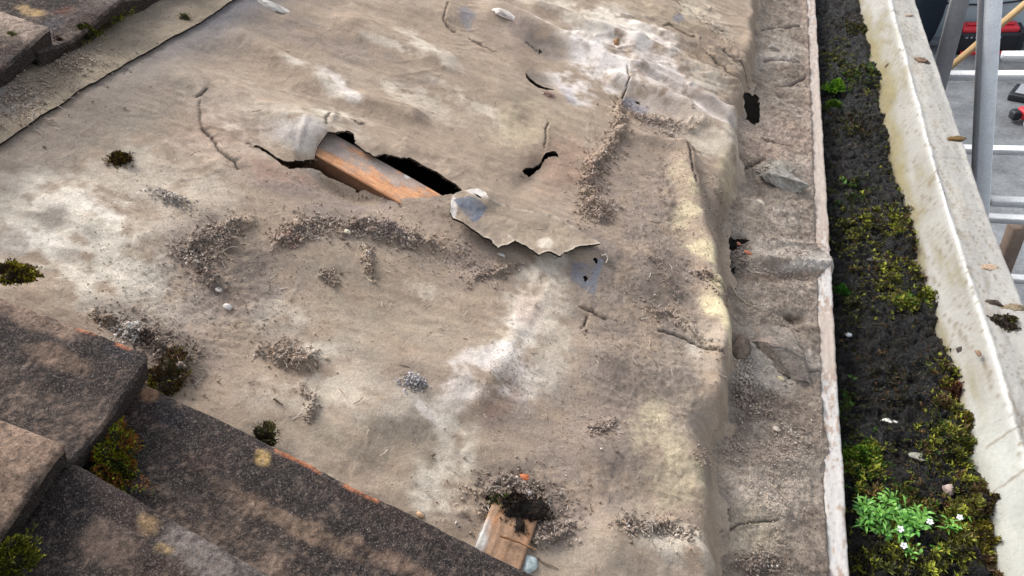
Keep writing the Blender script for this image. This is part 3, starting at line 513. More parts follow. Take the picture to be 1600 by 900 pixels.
# ------------------------------------------------------------------ tiles
m_und = m_tile
def tile(s1, t1, h1, length=.41, width=.30, kind=0, seed=0, slope=.10, res=.0022, spots=(), label=None, edge=None, corner=.012, skew=0.):
    """concrete tile: tail at s1, far long side at t1, top face at height h1 at the tail; parts of one roof"""
    ns, ntt = int(length/res)+1, int(width/res)+1
    s = s1-length*np.linspace(0, 1, ns)**1.0; x = width*np.linspace(0, 1, ntt)
    S, X = np.meshgrid(s, x, indexing='ij'); D = s1-S
    prof = .0055*np.cos((X)/.085*2*math.pi*.5+math.pi*1.02*kind)*np.exp(-X*0)+.003*np.cos(X/.15*2*math.pi)
    h = h1-slope*D+prof-prof.max()
    h = h+.0011*fbm(S*24+seed, X*24, 81+seed, 3)+.0005*fbm(S*160+seed, X*160, 82, 3)+.00035*fbm(S*420, X*420, 83, 2)
    r = .0035
    for q in (D, X): e = np.clip(1-q/r, 0, 1); h = h-r*(1-np.sqrt(np.clip(1-e*e, 0, 1)))*.9
    TT_ = t1+skew*D-X+.0012*fbm(S*18, S*0+seed, 84); SS_ = S+.0014*fbm(X*22, X*0+seed, 85)
    # rounded corner of the tail
    rr = np.hypot(np.clip(corner-D, 0, 1), np.clip(corner-X, 0, 1)); push = np.clip(rr-corner, 0, 1)
    SS_ = SS_-push*.9; TT_ = TT_-push*.9
    V = R2W(SS_.ravel(), TT_.ravel(), h.ravel()); u, v = toPx(V)
    Sf, Xf = S.ravel(), X.ravel(); n1 = fbm(Sf*9+seed*3, Xf*11, 86+seed, 4); n2 = fbm(Sf*60, Xf*60, 87+seed, 4, .65)
    C = np.ones((len(V), 3))*lin((58, 51, 49)); C = paint(C, lin((92, 80, 72)), .65*sm(n1+.5*n2, -.1, .8)); C = paint(C, lin((44, 40, 42)), .5*sm(-n1+.4*n2, .1, .9)); C = paint(C, lin((150, 128, 112)), .35*sm(n2+.3*n1, .35, .9))
    C = paint(C, lin((96, 62, 48)), .25*sm(fbm(Sf*13, Xf*13, 88+seed, 3), .3, .8))
    for (c, st, cu, cv, ru, rv, an) in spots: C = paint(C, lin(c), np.clip(st*sm(ell(u+4*n2, v+4*n2, cu, cv, ru, rv, an)*(1+.6*n2), .2, .75), 0, 1))
    dE = Xf
    if edge:
        for (x0, x1, y0, y1) in edge: C = paint(C, lin((196, 124, 86)), .85*(u > x0)*(u < x1)*sm(dE, .0055, .003)*sm(n2+.9, .3, .6))
    sp_ = fbm(Sf*330, Xf*330, 89, 2); C = paint(C, lin((150, 128, 112)), .4*sm(sp_+.5*n1+.25*n2, .3, .7)); C = paint(C, lin((34, 30, 30)), .55*sm(-sp_-.3*n1, .45, .65))
    C = np.clip(C*(1+.2*n2)[:, None], .008, .8)
    Fq = grid_faces(ns, ntt)
    V2, Sk, C2 = skirt(V, Fq, -.017*NW, C, lin((52, 44, 41)))
    nb = len(V2)   # underside
    cnr = [0, ntt-1, ns*ntt-1, (ns-1)*ntt]; bot = V[cnr]-.017*NW; V2 = np.concatenate([V2, bot]); C2 = np.concatenate([C2, np.ones((4, 3))*.04])
    return mesh('roof_tile', V2, [Fq, Sk, np.array([[nb, nb+1, nb+2, nb+3]])], m_tile, C2, roof, True, loc=V.mean(0), label=label)
def tz(u, v, h): s, t = unp(u, v, h); return float(s), float(t)
# middle course, tail line through (240,550) .. (0,840)
hU = .058
sU, tU = tz(243, 553, hU); sU2, tU2 = tz(105, 700, hU); print('mid course', sU, tU, tU2, tz(0, 838, hU))
PALES = (176, 148, 128)
tile(sU, tU, hU, .42, .105, 0, 1, .10, .0019, [(PALES, .5, 60, 500, 90, 20, 20), ((44, 44, 52), .7, 180, 548, 40, 12, 25), ((150, 124, 104), .5, 90, 560, 60, 20, 20), ((150, 90, 66), .5, 150, 505, 80, 6, 26)], 'dark speckled tile with a rounded corner beside bare felt', corner=.012, edge=[(120, 150, 0, 900), (180, 205, 0, 0)])
tile(sU-.001, tU2, hU+.006, .42, .30, 0, 2, .10, .0022, [((164, 138, 118), .85, 40, 690, 90, 70, 35), ((160, 134, 114), .7, 0, 760, 50, 70, 0)], 'pale brown speckled tile at the left edge', corner=.006)
# lower course
hL = .046
s_, t_ = tz(822, 900, hL-.004); s2, t2 = tz(215, 600, .024); print('low course', s_, t_, s2, t2)
tL = t_; skL = (t2-t_)/(s_-s2)
s3, t3 = tz(430, 900, hL+.004); s4, t4 = tz(125, 730, .036); skN = (t4-t3)/(s3-s4); print('low course near', t3, t4)
tile(sU+.385, tL, hL, .425, .125, 0, 3, .050, skew=skL, res=.0019, spots=[((158, 132, 110), .6, 480, 830, 110, 16, 27), ((140, 116, 98), .5, 380, 780, 60, 20, 27), ((50, 48, 54), .6, 260, 650, 50, 20, 25), ((146, 112, 84), .95, 232, 618, 17, 12, 0), ((180, 150, 96), .9, 412, 718, 12, 12, 0), ((160, 132, 112), .5, 620, 880, 90, 16, 25), ((60, 46, 44), .5, 600, 800, 120, 16, 28)], label='long dark tile whose chipped side shows orange', edge=[(430, 500, 0, 0), (538, 592, 0, 0)])
tile(sU+.384, t3-skN*(sU+.384-s3), hL+.014, .42, .30, 0, 4, .055, .0022, skew=skN, spots=[((138, 128, 122), .8, 330, 870, 120, 40, 28), ((164, 134, 98), .95, 232, 820, 24, 20, 20), ((158, 132, 92), .8, 256, 858, 18, 9, 10), ((50, 46, 48), .5, 120, 790, 50, 40, 30), ((140, 118, 104), .6, 180, 850, 60, 40, 0)], label='dark tile with two tan lichen spots')
# upper course, tail line through (0,95) .. (80,50) .. (220,0)
hT = .040
sT, tT = tz(82, 48, hT); sT1, _ = tz(150, 30, hT-.012); print('upper', sT, tT, sT1)
tile(sT, tT, hT+.004, .42, .30, 0, 5, .10, .0025, [((178, 158, 142), .9, 20, 40, 70, 26, 20), ((90, 68, 62), .3, 20, 75, 50, 12, -20)], 'pale speckled tile overlapping its darker neighbour', corner=.006)
tile(sT+.004, tT+.27, hT-.006, .42, .30, 0, 6, .10, .0025, [((188, 158, 112), .95, 48, 18, 24, 8, 12), ((130, 84, 66), .6, 105, 18, 18, 10, 0), ((70, 70, 78), .6, 80, 40, 60, 10, -25), ((108, 98, 92), .6, 150, 8, 60, 12, -20)], 'dark tile with moss along its tail at the top left')
for k in range(1, 6):
    tile(sT+.002, tT+.27+.27*k, hT+(.004 if k % 2 else -.004), .42, .30, 0, 10+k, .10, .006)
for k in range(1, 4): tile(sT, tT-.27*k, hT+.004, .42, .30, 0, 20+k, .10, .006)
for k in range(1, 2): tile(sU, tU2-.27*k, hU+.014, .42, .30, 0, 30+k, .10, .006)

# ------------------------------------------------------------------ gutter board and gutter
ty = np.arange(-.3, 2.9, .0025)
nxp = 12
def strip_profile():
    xs = np.linspace(XF0, XF1, nxp)
    return [(XF0, zf-.06), (XF0, zf-.0015)]+[(x, zf) for x in xs[1:-1]]+[(XF1, zf-.0015), (XF1, zf-.03), (XF1, zf-.06), (XF1, zf-.16)]
pr = np.array(strip_profile()); Y, I = np.meshgrid(ty, np.arange(len(pr)), indexing='ij')
Xp, Zp = pr[I, 0], pr[I, 1]
topm = (Zp > zf-.002)
Xp = Xp+.0012*fbm(Y*14, Y*0, 91)*(Xp > .38)+.0008*fbm(Y*90, Zp*30, 92)
Zp = Zp+topm*(.0009*fbm(Y*60, Xp*260, 93, 3)+.0012*fbm(Y*9, Y*0, 94))
V = np.stack([Xp, Y, Zp], -1).reshape(-1, 3); u, v = toPx(V); yy = Y.ravel(); xx = Xp.ravel()
n = fbm(yy*90, xx*260, 95, 4, .65); nb_ = fbm(yy*9, xx*40, 96, 3)
C = np.ones((len(V), 3))*lin((184, 181, 178)); rust = sm(n+.8*nb_, .15, .55)
band = .55*ell(u*0, v, 0, 200, 1, 190)+.75*ell(u*0, v, 0, 540, 1, 60)+.5*ell(u*0, v, 0, 300, 1, 40)-.3*ell(u*0, v, 0, 640, 1, 70)-.4*ell(u*0, v, 0, 800, 1, 110)-.5*ell(u*0, v, 0, 450, 1, 25)
flake = sm(n+band+.22, .05, .5); C = paint(C, lin((150, 128, 112)), .85*flake); C = paint(C, lin((128, 112, 100)), .6*sm(-n+.3*band, .5, .9))
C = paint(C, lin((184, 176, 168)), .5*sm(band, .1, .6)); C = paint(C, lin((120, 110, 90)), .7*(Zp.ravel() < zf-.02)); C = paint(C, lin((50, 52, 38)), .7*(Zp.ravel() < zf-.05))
gut = empty('gutter', (.47, .9, zf-.06), label='long weathered cream gutter filled with black silt and moss', cat='gutter')
mesh('inner_rim', V, grid_faces(len(ty), len(pr)), m_paint, C, gut, False, label='narrow inner edge of flaking white paint and rust')
XO = lambda y: np.interp(y, [.3, .62, .92, 1.37, 2.1, 2.9], [.553, .550, .541, .522, .512, .505])     # where the outer wall meets the silt
XC = lambda y: np.interp(y, [.3, .63, .9, 1.3, 2.1, 2.9], [.5800, .5785, .5733, .5640, .5625, .562])
XR = lambda y: np.interp(y, [.3, .9, 1.2, 2.1, 2.9], [.636, .632, .623, .621, .620])
prof = [(0, .0, -.085)] + [(0, q, 0) for q in np.linspace(0, 1, 16)[1:]] + [(1, q, 0) for q in np.linspace(0, 1, 22)[1:]] + [(2, q, 0) for q in np.linspace(0, 1, 6)[1:]] + [(3, q, 0) for q in np.linspace(0, 1, 6)[1:]]
Yg, I = np.meshgrid(ty, np.arange(len(prof)), indexing='ij'); K = np.array([p[0] for p in prof])[I]; Q = np.array([p[1] for p in prof])[I]
xo, xc, xrm = XO(Yg)-.012, XC(Yg), XR(Yg)
zb = zf-.062
Xg = np.where(K == 0, xo+(xc-xo)*Q**1.05, np.where(K == 1, xc+(xrm-xc)*Q, np.where(K == 2, xrm+.0015, xrm-.002-.03*Q)))
Zg = np.where(K == 0, zb+(zf-zb)*Q**.85, np.where(K == 1, zf-.003*Q+.001*np.sin(Q*3), np.where(K == 2, zf-.003-.022*Q, zf-.025-.10*Q)))
cre = np.exp(-((K == 0)*(1-Q)*7+(K == 1)*Q*11+(K > 1)*9)**2); Zg = Zg+.0034*cre+.0007*fbm(Yg*60, Q*12+K*5, 97, 3)*(K < 2)+.0022*fbm(Yg*5, Q*2+K, 98, 2)*(K < 2)
Xg = Xg+.0012*fbm(Yg*16, Zg*40, 99, 2)
# old joints, laps of lead and cracks
for y0 in (1.30, 2.0, .70): Zg = Zg+.0016*sm(Yg, y0-.0015, y0+.0015)*(1-sm(Yg, y0+.1, y0+.5))*(K < 2)
V = np.stack([Xg, Yg, Zg], -1).reshape(-1, 3); u, v = toPx(V); Kf, Qf, yf = K.ravel(), Q.ravel(), Yg.ravel()
n1 = fbm(yf*8, Qf*3+Kf*7, 101, 4); n2 = fbm(yf*60, Qf*12+Kf*11, 102, 4, .65); n3 = fbm(yf*90+Qf*22, Qf*5+Kf*3, 103, 3, .6)
C = np.ones((len(V), 3))*lin((158, 156, 151)); C = paint(C, lin((136, 133, 121)), (.7*(Kf == 0)*(1-Qf*.5))*sm(n1+.6, 0, 1)); C = paint(C, lin((212, 212, 210)), .85*np.exp(-((Kf == 0)*(1-Qf)*16+(Kf == 1)*Qf*18+(Kf > 1)*9)**2)*sm(n2+1.2, .2, .9))
C = paint(C, lin((124, 112, 62)), .65*(Kf == 0)*sm(1-Qf+.35*n1, .45, .9)); C = paint(C, lin((126, 116, 76)), .45*(Kf == 0)*sm(n1+.3*n2, .25, .8)*sm(yf, .8, 1.0)); C = paint(C, lin((140, 132, 118)), .7*(Kf == 1)*sm(n2+.4*n1, .0, .8)); C = paint(C, lin((118, 108, 92)), .75*(Kf <= 1)*sm(n3, .42, .8))
C = paint(C, lin((178, 180, 174)), .75*(Kf == 0)*sm(-yf, -.78, -.66)); C = paint(C, lin((96, 88, 70)), .8*(Kf == 0)*sm(1-Qf, .82, .96)); C = paint(C, lin((178, 176, 172)), .5*(Kf == 1)*sm(Qf, .75, .95)); C = paint(C, lin((120, 115, 105)), .5*(Kf > 1))
for pts in ([(1445, 322), (1430, 345)], [(1575, 615), (1598, 660), (1590, 720)], [(1540, 700), (1600, 660)], [(1550, 770), (1600, 735)], [(1500, 120), (1478, 110)], [(1468, 258), (1452, 290)], [(1510, 440), (1522, 452)], [(1535, 545), (1545, 600), (1560, 620)], [(1495, 505), (1520, 515)]):
    C = paint(C, lin((118, 104, 82)), .75*np.exp(-(dpl(u+2*n2, v+2*n2, pts)/1.5)**2))
gt_ = mesh('trough', V, grid_faces(len(ty), len(prof)), m_gut, np.clip(C, .01, .8), gut, True)
# silt
gx = np.linspace(-.002, 1.0, 78); X_, Y_ = np.meshgrid(gx, np.arange(-.3, 2.8, .0021), indexing='ij')
def Zsilt(x, y):
    q = (x-XF1)/(XO(y)-XF1)
    z = zf-.047+.006*fbm(x*26, y*26, 111, 3)+.010*(.5-np.abs(fbm(x*38+.3*fbm(x*60, y*60, 118, 2), y*46, 119, 3)))+.0055*fbm(x*80, y*110, 112, 3)+.0022*fbm(x*260, y*260, 113, 2)
    z = z-.006*sm(.12-q, 0, .12); u, v = toPx(np.stack([x, y, z], -1))
    for (cu, cv, ru, rv, a_) in SB: z = z+a_*ell(u, v, cu, cv, ru, rv)
    e = sm(q+.10*fbm(y*30, y*0, 114, 3), .86, 1.06); return z-.012*e+.009*np.exp(-((q-.86)/.08)**2)*(.5+.6*fbm(y*25, y*0, 115, 3))
SB = [(1345, 115, 40, 18, .010), (1305, 135, 20, 22, .006), (1410, 360, 50, 20, .008), (1360, 340, 40, 20, .006), (1500, 600, 26, 60, .010), (1540, 790, 24, 26, .016), (1340, 560, 60, 50, -.006), (1380, 240, 60, 40, -.003), (1400, 820, 60, 50, .006), (1370, 540, 60, 40, -.003), (1480, 700, 50, 50, .006), (1395, 15, 30, 20, .006), (1350, 720, 30, 30, .006), (1560, 870, 25, 20, .008)]
XX = XF1+(XO(Y_)+.006-XF1)*X_
Zs = Zsilt(XX.ravel(), Y_.ravel()); V = np.stack([XX.ravel(), Y_.ravel(), Zs], 1)
x_, y_ = XX.ravel(), Y_.ravel(); n1 = fbm(x_*30, y_*30, 116, 4); n2 = fbm(x_*120, y_*120, 117, 4, .65)
C = np.ones((len(V), 3))*lin((20, 20, 23)); C = paint(C, lin((46, 37, 31)), .65*sm(n1+.5*n2, .0, .9)); C = paint(C, lin((52, 58, 30)), .6*sm(n2-.3*n1, .2, .8)); C = paint(C, lin((30, 32, 36)), .5*sm(-n1, 0, .6))
silt = mesh('silt', V, grid_faces(*XX.shape), m_silt, np.clip(C*(1+.3*n2)[:, None], .004, .5), None, True, label='wet black silt and rotted leaves filling the gutter', cat='silt', kind='stuff')
silt['kind'] = 'stuff'
def onSilt(u, v, n=4):
    z = np.full(np.shape(u), zf-.044)
    for _ in range(n): p = Wz(u, v, z); z = Zsilt(p[..., 0], p[..., 1])
    p = Wz(u, v, z); p[..., 2] = z; return p
def inG(p): return (p[:, 0] > XF1+.001) & (p[:, 0] < XO(p[:, 1])+.004)

# ------------------------------------------------------------------ crumbs, twigs and grit on the felt
def sample(zones):
    U, Vv, Sz, Ix = [], [], [], []
    for k, (n, cu, cv, ru, rv, an, smin, smax) in enumerate(zones):
        a = math.radians(an); x = rng.normal(0, .5, n)*ru; y = rng.normal(0, .5, n)*rv
        U.append(cu+x*math.cos(a)-y*math.sin(a)); Vv.append(cv+x*math.sin(a)+y*math.cos(a)); Sz.append(smin+(smax-smin)*rng.random(n)**3); Ix.append(np.full(n, k))
    return np.concatenate(U), np.concatenate(Vv), np.concatenate(Sz), np.concatenate(Ix)
ZN = [  # n, centre, radii, angle, size range (m)
 (1400, 475, 362, 42, 12, -12, .0008, .0038), (700, 450, 375, 14, 10, 0, .001, .004), (2600, 605, 366, 62, 15, 12, .0008, .0036), (500, 576, 408, 9, 22, 0, .0008, .003), (1800, 330, 385, 46, 26, -35, .0008, .0032), (600, 300, 400, 30, 14, 20, .0008, .003), (900, 455, 556, 42, 18, 15, .0007, .0034), (450, 487, 640, 12, 18, 10, .0007, .003), (350, 515, 432, 14, 10, 40, .0006, .0024),
 (1700, 925, 285, 22, 55, 12, .0008, .0042), (1200, 958, 215, 16, 45, 12, .0007, .003), (1100, 935, 330, 32, 20, 0, .0008, .004), (900, 1010, 190, 60, 14, 30, .0007, .003), (900, 250, 520, 80, 30, 25, .0007, .0028), (1500, 270, 575, 28, 26, 0, .0008, .004), (700, 185, 505, 45, 9, 25, .0008, .003),
 (2600, 820, 780, 95, 45, 10, .0006, .0026), (900, 860, 830, 40, 22, 5, .0006, .003), (1400, 1020, 826, 55, 12, 8, .0007, .0036), (450, 940, 668, 24, 14, 0, .0006, .003), (700, 775, 425, 38, 10, -10, .0006, .0024), (1500, 700, 395, 90, 35, 20, .0004, .0016), (4200, 1010, 480, 130, 180, 0, .0004, .0017), (2600, 960, 650, 180, 170, 0, .0004, .0014), (2600, 1050, 300, 70, 120, 0, .0004, .0018), (1400, 560, 300, 160, 22, 12, .0004, .0014),
 (2300, 30, 150, 50, 30, -30, .0006, .0026), (2000, 115, 98, 45, 18, -15, .0006, .0026), (1400, 150, 90, 160, 40, -32, .0004, .0014), (3000, 330, 450, 170, 120, 0, .0004, .0016), (1800, 700, 500, 500, 400, 0, .0004, .0014), (900, 800, 590, 40, 60, 20, .0005, .0018), (1500, 250, 330, 260, 160, 0, .0004, .0012), (1200, 800, 120, 360, 110, 0, .0004, .0014), (700, 1090, 60, 60, 40, 30, .0006, .0028), (500, 1120, 330, 22, 60, -10, .0006, .0024), (500, 1105, 440, 30, 14, 40, .0006, .0026), (450, 1100, 715, 18, 20, 0, .0006, .003)]
CRC = [lin(c) for c in ((154, 140, 132), (178, 164, 154), (128, 114, 108), (196, 182, 170), (160, 134, 120), (98, 84, 76), (146, 136, 136), (214, 202, 190))]
def crumbset(zones, Hf, keep, name, **k):
    U, Vv, Sz, Ix = sample([((int(z[0]*.45) if z[7] > .0025 and z[4] < 96 and Hf is Htop else z[0]),)+z[1:] for z in zones])
    if Hf is Htop:
        for p, w_, n_ in RIB:
            p = np.array(p, float); n_ = int(n_*.5); k_ = rng.random(n_)*(len(p)-1); i_ = k_.astype(int); f_ = (k_-i_)[:, None]; q = p[i_]*(1-f_)+p[i_+1]*f_
            q = q+rng.normal(0, 1, q.shape)*np.array([w_*.7, w_*.6])*(1+(rng.random(n_) < .25)*1.9)[:, None]; U = np.concatenate([U, q[:, 0]]); Vv = np.concatenate([Vv, q[:, 1]]); Sz = np.concatenate([Sz, .0006+.0030*rng.random(n_)**2.5])
    nn = fbm(U*.09, Vv*.09, 160, 3); ok = (nn > -.35) | (rng.random(len(U)) < .4); U, Vv, Sz = U[ok], Vv[ok], Sz[ok]
    s, t, h = unpS(U, Vv, Hf, 3); ok = keep(s, t, U, Vv); s, t, h, Sz, U, Vv = [q[ok] for q in (s, t, h, Sz, U, Vv)]
    ci = rng.choice(len(CRC), len(s), p=[.2, .2, .16, .1, .14, .1, .07, .03]); c = np.array(CRC)[ci]*rng.uniform(.75, 1.2, (len(s), 1)); gc = felt_colour(s, t) if Hf is Htop else ledge_colour(s, t); c = c*.36+gc*.70
    wh = rng.random(len(s)) < .035; c[wh] = lin((214, 206, 198)); Sz = np.where(wh, Sz*.8, Sz)
    P = R2W(s, t, h+Sz*.25+np.abs(rng.normal(0, 1, len(s)))*.0012*(Sz > .0014)); V, Fc, Cc = chips(P, Sz, c)
    return [(V, Fc, Cc)], s, t, h
hp_cut = [np.array(P) for P in CUTS]
def inholes(s, t):
    r = np.zeros(len(s), bool)
    for P in CUTS: r |= inpoly(s, t, P)
    return r
keepF = lambda s, t, u, v: (s < s_edge(t)-.001) & ~inholes(s, t) & (s > -1) & (t > -.25) & ~((s < tL_s(s)) & (t < tL+.004) & (s > sU)) & ~((s < sU) & (t < tU+.002))
def tL_s(s): return s*0+sU+.385
prt, s_, t_, h_ = crumbset(ZN, Htop, keepF, 'x')
nt_ = 1500
zt = [(260, 925, 285, 26, 60, 12, 1, 1), (120, 600, 366, 62, 16, 12, 1, 1), (120, 330, 385, 50, 30, -35, 1, 1), (90, 455, 556, 42, 18, 15, 1, 1), (120, 1010, 190, 60, 14, 30, 1, 1), (140, 820, 790, 90, 45, 10, 1, 1), (200, 1020, 450, 110, 180, 0, 1, 1), (120, 1020, 826, 55, 12, 8, 1, 1), (90, 60, 160, 60, 40, -30, 1, 1), (260, 700, 450, 500, 350, 0, 1, 1), (100, 270, 570, 60, 30, 20, 1, 1), (100, 475, 362, 40, 14, -12, 1, 1)]
U, Vv, Sz, Ix = sample(zt); s, t, h = unpS(U, Vv, Htop, 3); ok = keepF(s, t, U, Vv); s, t, h = s[ok], t[ok], h[ok]
th = rng.uniform(0, 6.28, len(s)); D = R2W(np.cos(th), np.sin(th), rng.normal(.05, .16, len(s)))-ORG
L = rng.uniform(.003, .013, len(s))
prt.append(twigs(R2W(s, t, h+.001), D, L, rng.uniform(.0002, .0005, len(s)), np.array(CRC)[rng.choice([1, 3, 4, 5, 7], len(s))]))
# torn fibres on the rims of the tears
fb = []
for P in CUTS[:4]:
    a = np.array(P); m = a.mean(0)
    for r_ in range(2):
        k = rng.random(len(a)) < (.42); b_ = a[k]; n_ = len(b_); dr = m-b_; dr /= np.linalg.norm(dr, axis=1)[:, None]; dr = dr+rng.normal(0, .7, dr.shape)
        hh = Hfelt(b_[:, 0], b_[:, 1]); Dw = R2W(dr[:, 0], dr[:, 1], rng.normal(.1, .3, n_))-ORG
        fb.append(twigs(R2W(b_[:, 0], b_[:, 1], hh-.001), Dw, rng.uniform(.002, .0065, n_), np.full(n_, .00022), np.tile(lin((120, 104, 90)), (n_, 1))*rng.uniform(.4, 1.5, (n_, 1))))
V, Fs, Cc = join(fb); mesh('torn_fibres', V, Fs, m_crumb, Cc, felt, loc=V.mean(0), kind='stuff')
V, Fs, Cc = join(prt); mesh('dry_moss_crumbs', V, Fs, m_crumb, Cc, None, label='dry moss crumbs, grit and twigs scattered over the felt', cat='debris', kind='stuff')
ZL = [(3200, 1215, 150, 60, 160, 0, .0005, .0022), (3800, 1215, 430, 60, 170, 0, .0005, .0022), (4200, 1210, 720, 60, 170, 0, .0005, .0022), (900, 1165, 600, 18, 50, 0, .0008, .0042), (800, 1175, 630, 40, 30, 0, .0008, .003), (700, 1165, 110, 14, 20, 0, .0008, .0034), (600, 1180, 260, 22, 14, 0, .0008, .0036), (700, 1155, 400, 16, 30, 0, .0008, .0036), (500, 1215, 430, 50, 7, 8, .0008, .003), (900, 1190, 880, 50, 22, 0, .0006, .003), (600, 1260, 400, 24, 14, 0, .0006, .0026), (600, 1240, 690, 50, 30, 0, .0006, .0026), (400, 1150, 700, 20, 24, 0, .0006, .003)]
prt, s_, t_, h_ = crumbset(ZL, Hledge, lambda s, t, u, v: (s > s_edge(t)+.002) & (R2W(s, t, 0*s-.03)[:, 0] < XF0-.001) & ~inpoly(s, t, hp[0]) & ~inpoly(s, t, hp[1]), 'y')
U, Vv, Sz, Ix = sample([(200, 1215, 450, 50, 400, 0, 1, 1)]); s, t, h = unpS(U, Vv, Hledge, 3); th = rng.uniform(0, 6.28, len(s))
ok = (s > s_edge(t)) & (R2W(s, t, h)[:, 0] < XF0); s, t, h, th = s[ok], t[ok], h[ok], th[ok]
prt.append(twigs(R2W(s, t, h+.001), R2W(np.cos(th), np.sin(th), rng.normal(0, .1, len(s)))-ORG, rng.uniform(.003, .011, len(s)), rng.uniform(.0002, .0005, len(s)), np.array(CRC)[rng.choice([1, 3, 4, 5], len(s))]))
V, Fs, Cc = join(prt); mesh('eaves_grit', V, Fs, m_crumb, Cc, None, label='grit and dry crumbs lying on the ledge behind the gutter', cat='debris', kind='stuff')
# pale specks on the tiles are in the material; a few loose crumbs too

# ------------------------------------------------------------------ lumps one can pick out
def lump(name, px, size, colr, H=Hsurf, seed=0, flat=.5, pos=None, up=NW, rough=.35, nsub=3, mat=None, axis=None, col2=None, facet=9, **k):
    import bmesh
    bm = bmesh.new(); bmesh.ops.create_icosphere(bm, subdivisions=nsub, radius=1); V = np.array([v.co for v in bm.verts]); Fc = np.array([[v.index for v in f.verts] for f in bm.faces]); bm.free()
    n = fbm(V[:, 0]*1.3+seed*3.1+V[:, 2], V[:, 1]*1.3+seed*1.7-V[:, 2]*.6, 120+seed, 4, .6); n2 = fbm(V[:, 0]*5+V[:, 2]*2, V[:, 1]*5+seed, 121+seed, 2)
    rk = np.random.default_rng(seed+500); Vl = V*(1+.6*rough*n)[:, None]
    if facet:
        for _ in range(facet):
            q = rk.normal(size=3); q /= np.linalg.norm(q); q[2] = abs(q[2]); ds = rk.uniform(.45, .8); Vl = Vl-np.clip(Vl@q-ds, 0, 9)[:, None]*q
        Vl = Vl*1.25
    Vl = Vl*(1+.16*rough*n2+.10*rough*fbm(V[:, 0]*11+V[:, 2]*7, V[:, 1]*11+seed, 122, 2))[:, None]
    sx, sy = size if isinstance(size, tuple) else (size*.85, size*.6)
    ang = axis if axis is not None else 0
    x = Vl[:, 0]*sx; y = Vl[:, 1]*sy; z = Vl[:, 2]*min(sx, sy)*flat
    xa, ya = x*math.cos(ang)-y*math.sin(ang), x*math.sin(ang)+y*math.cos(ang)
    if pos is None: s, t, h = unpS(np.array([float(px[0])]), np.array([float(px[1])]), H); base = R2W(s[0], t[0], h[0])
    else: base = np.array(pos)
    if up is NW: W = xa[:, None]*AW+ya[:, None]*BW+z[:, None]*NW
    else: W = np.stack([xa, ya, z], 1)
    W = W+base+up*min(sx, sy)*flat*.45
    c = np.tile(lin(colr), (len(V), 1))*(1+.35*n+.2*n2)[:, None]
    if col2 is not None: c = paint(c, lin(col2), .8*sm(n+n2*.5, .05, .4))
    return mesh(name, W, Fc, mat or m_stone, np.clip(c, .004, .85), None, facet == 0, loc=base, **k)
def clump(name, px, r, hgt, pal, n, L=.004, pos=None, Hf=Hsurf, base=(40, 32, 24), seed=0, spread=1., up=NW, droop=.0, ang=0., wd=.28, **k):
    """a cushion of moss: a dark heart and many small leaves"""
    if name == 'moss_clump': n = int(n*2.6); L = L*.62; wd = .2; hgt = hgt*.7
    rx, ry = r if isinstance(r, tuple) else (r, r)
    if pos is None: s, t, h = unpS(np.array([float(px[0])]), np.array([float(px[1])]), Hf); ctr = R2W(s[0], t[0], h[0])
    else: ctr = np.array(pos, float)
    if up is NW: e1, e2 = AW, BW
    else: e1, e2 = np.array([1., 0, 0]), np.array([0, 1., 0])
    e1, e2 = e1*math.cos(ang)+e2*math.sin(ang), e2*math.cos(ang)-e1*math.sin(ang)
    th = np.linspace(0, 2*math.pi, 19)[:-1]; ph = np.linspace(0, math.pi/2, 8); TH, PH = np.meshgrid(th, ph, indexing='ij')
    def surf(T_, P_):
        k1 = 1+.75*fbm(np.cos(T_)*1.9+seed, np.sin(T_)*1.9+P_, 131+seed, 3); x = np.cos(T_)*np.cos(P_)*rx*k1; y = np.sin(T_)*np.cos(P_)*ry*k1; z = np.sin(P_)*hgt*(1+.55*fbm(x*130+seed, y*130, 132, 2))-.002*np.cos(P_)
        return ctr+x[..., None]*e1+y[..., None]*e2+z[..., None]*up
    G = surf(TH, PH); i = np.arange(18*8).reshape(18, 8); j = np.roll(i, -1, 0); Fq = np.stack([i[:, :-1], j[:, :-1], j[:, 1:], i[:, 1:]], -1).reshape(-1, 4)
    cb = np.tile(lin(base), (144, 1))*rng.uniform(.6, 1.2, (144, 1))
    T_ = rng.uniform(0, 2*math.pi, n); P_ = np.arcsin(np.clip(rng.random(n), 0, 1)); Pp = surf(T_, P_); no = n//9; rr_ = rng.uniform(1.0, 1.55, no)*(1+.5*fbm(np.cos(T_[:no])*3, np.sin(T_[:no])*3, 135+seed, 2)); Pp[:no] = ctr+(np.cos(T_[:no])*rx*rr_)[:, None]*e1+(np.sin(T_[:no])*ry*rr_)[:, None]*e2+up*(.0012*rng.random(no))[:, None]; Dn = Pp-ctr; Dn /= np.linalg.norm(Dn, axis=1)[:, None]+1e-9
    D = Dn*spread+up*.5+rng.normal(0, .45, (n, 3)); pal = np.array([lin(c) for c in pal]); mix = fbm(Pp[:, 0]*130, Pp[:, 1]*130+seed, 133, 2)
    n = n
    ci = np.clip(((mix+1)/2*len(pal)+rng.normal(0, .6, n)).astype(int), 0, len(pal)-1); c = pal[ci]*rng.uniform(.6, 1.25, (n, 1))
    Lx = L*rng.uniform(.35, 1.3, n); V2, F2, C2 = blades(Pp, D, Lx, Lx*wd, c)
    V, Fs, Cc = join([(G.reshape(-1, 3), Fq, cb), (V2, F2, C2)]); return mesh(name, V, Fs, m_moss, Cc, None, loc=ctr, **k)
GRN = [(60, 110, 24), (110, 150, 30), (80, 130, 26), (130, 160, 50)]
OLV = [(70, 66, 26), (110, 108, 34), (150, 146, 44), (92, 80, 30)]
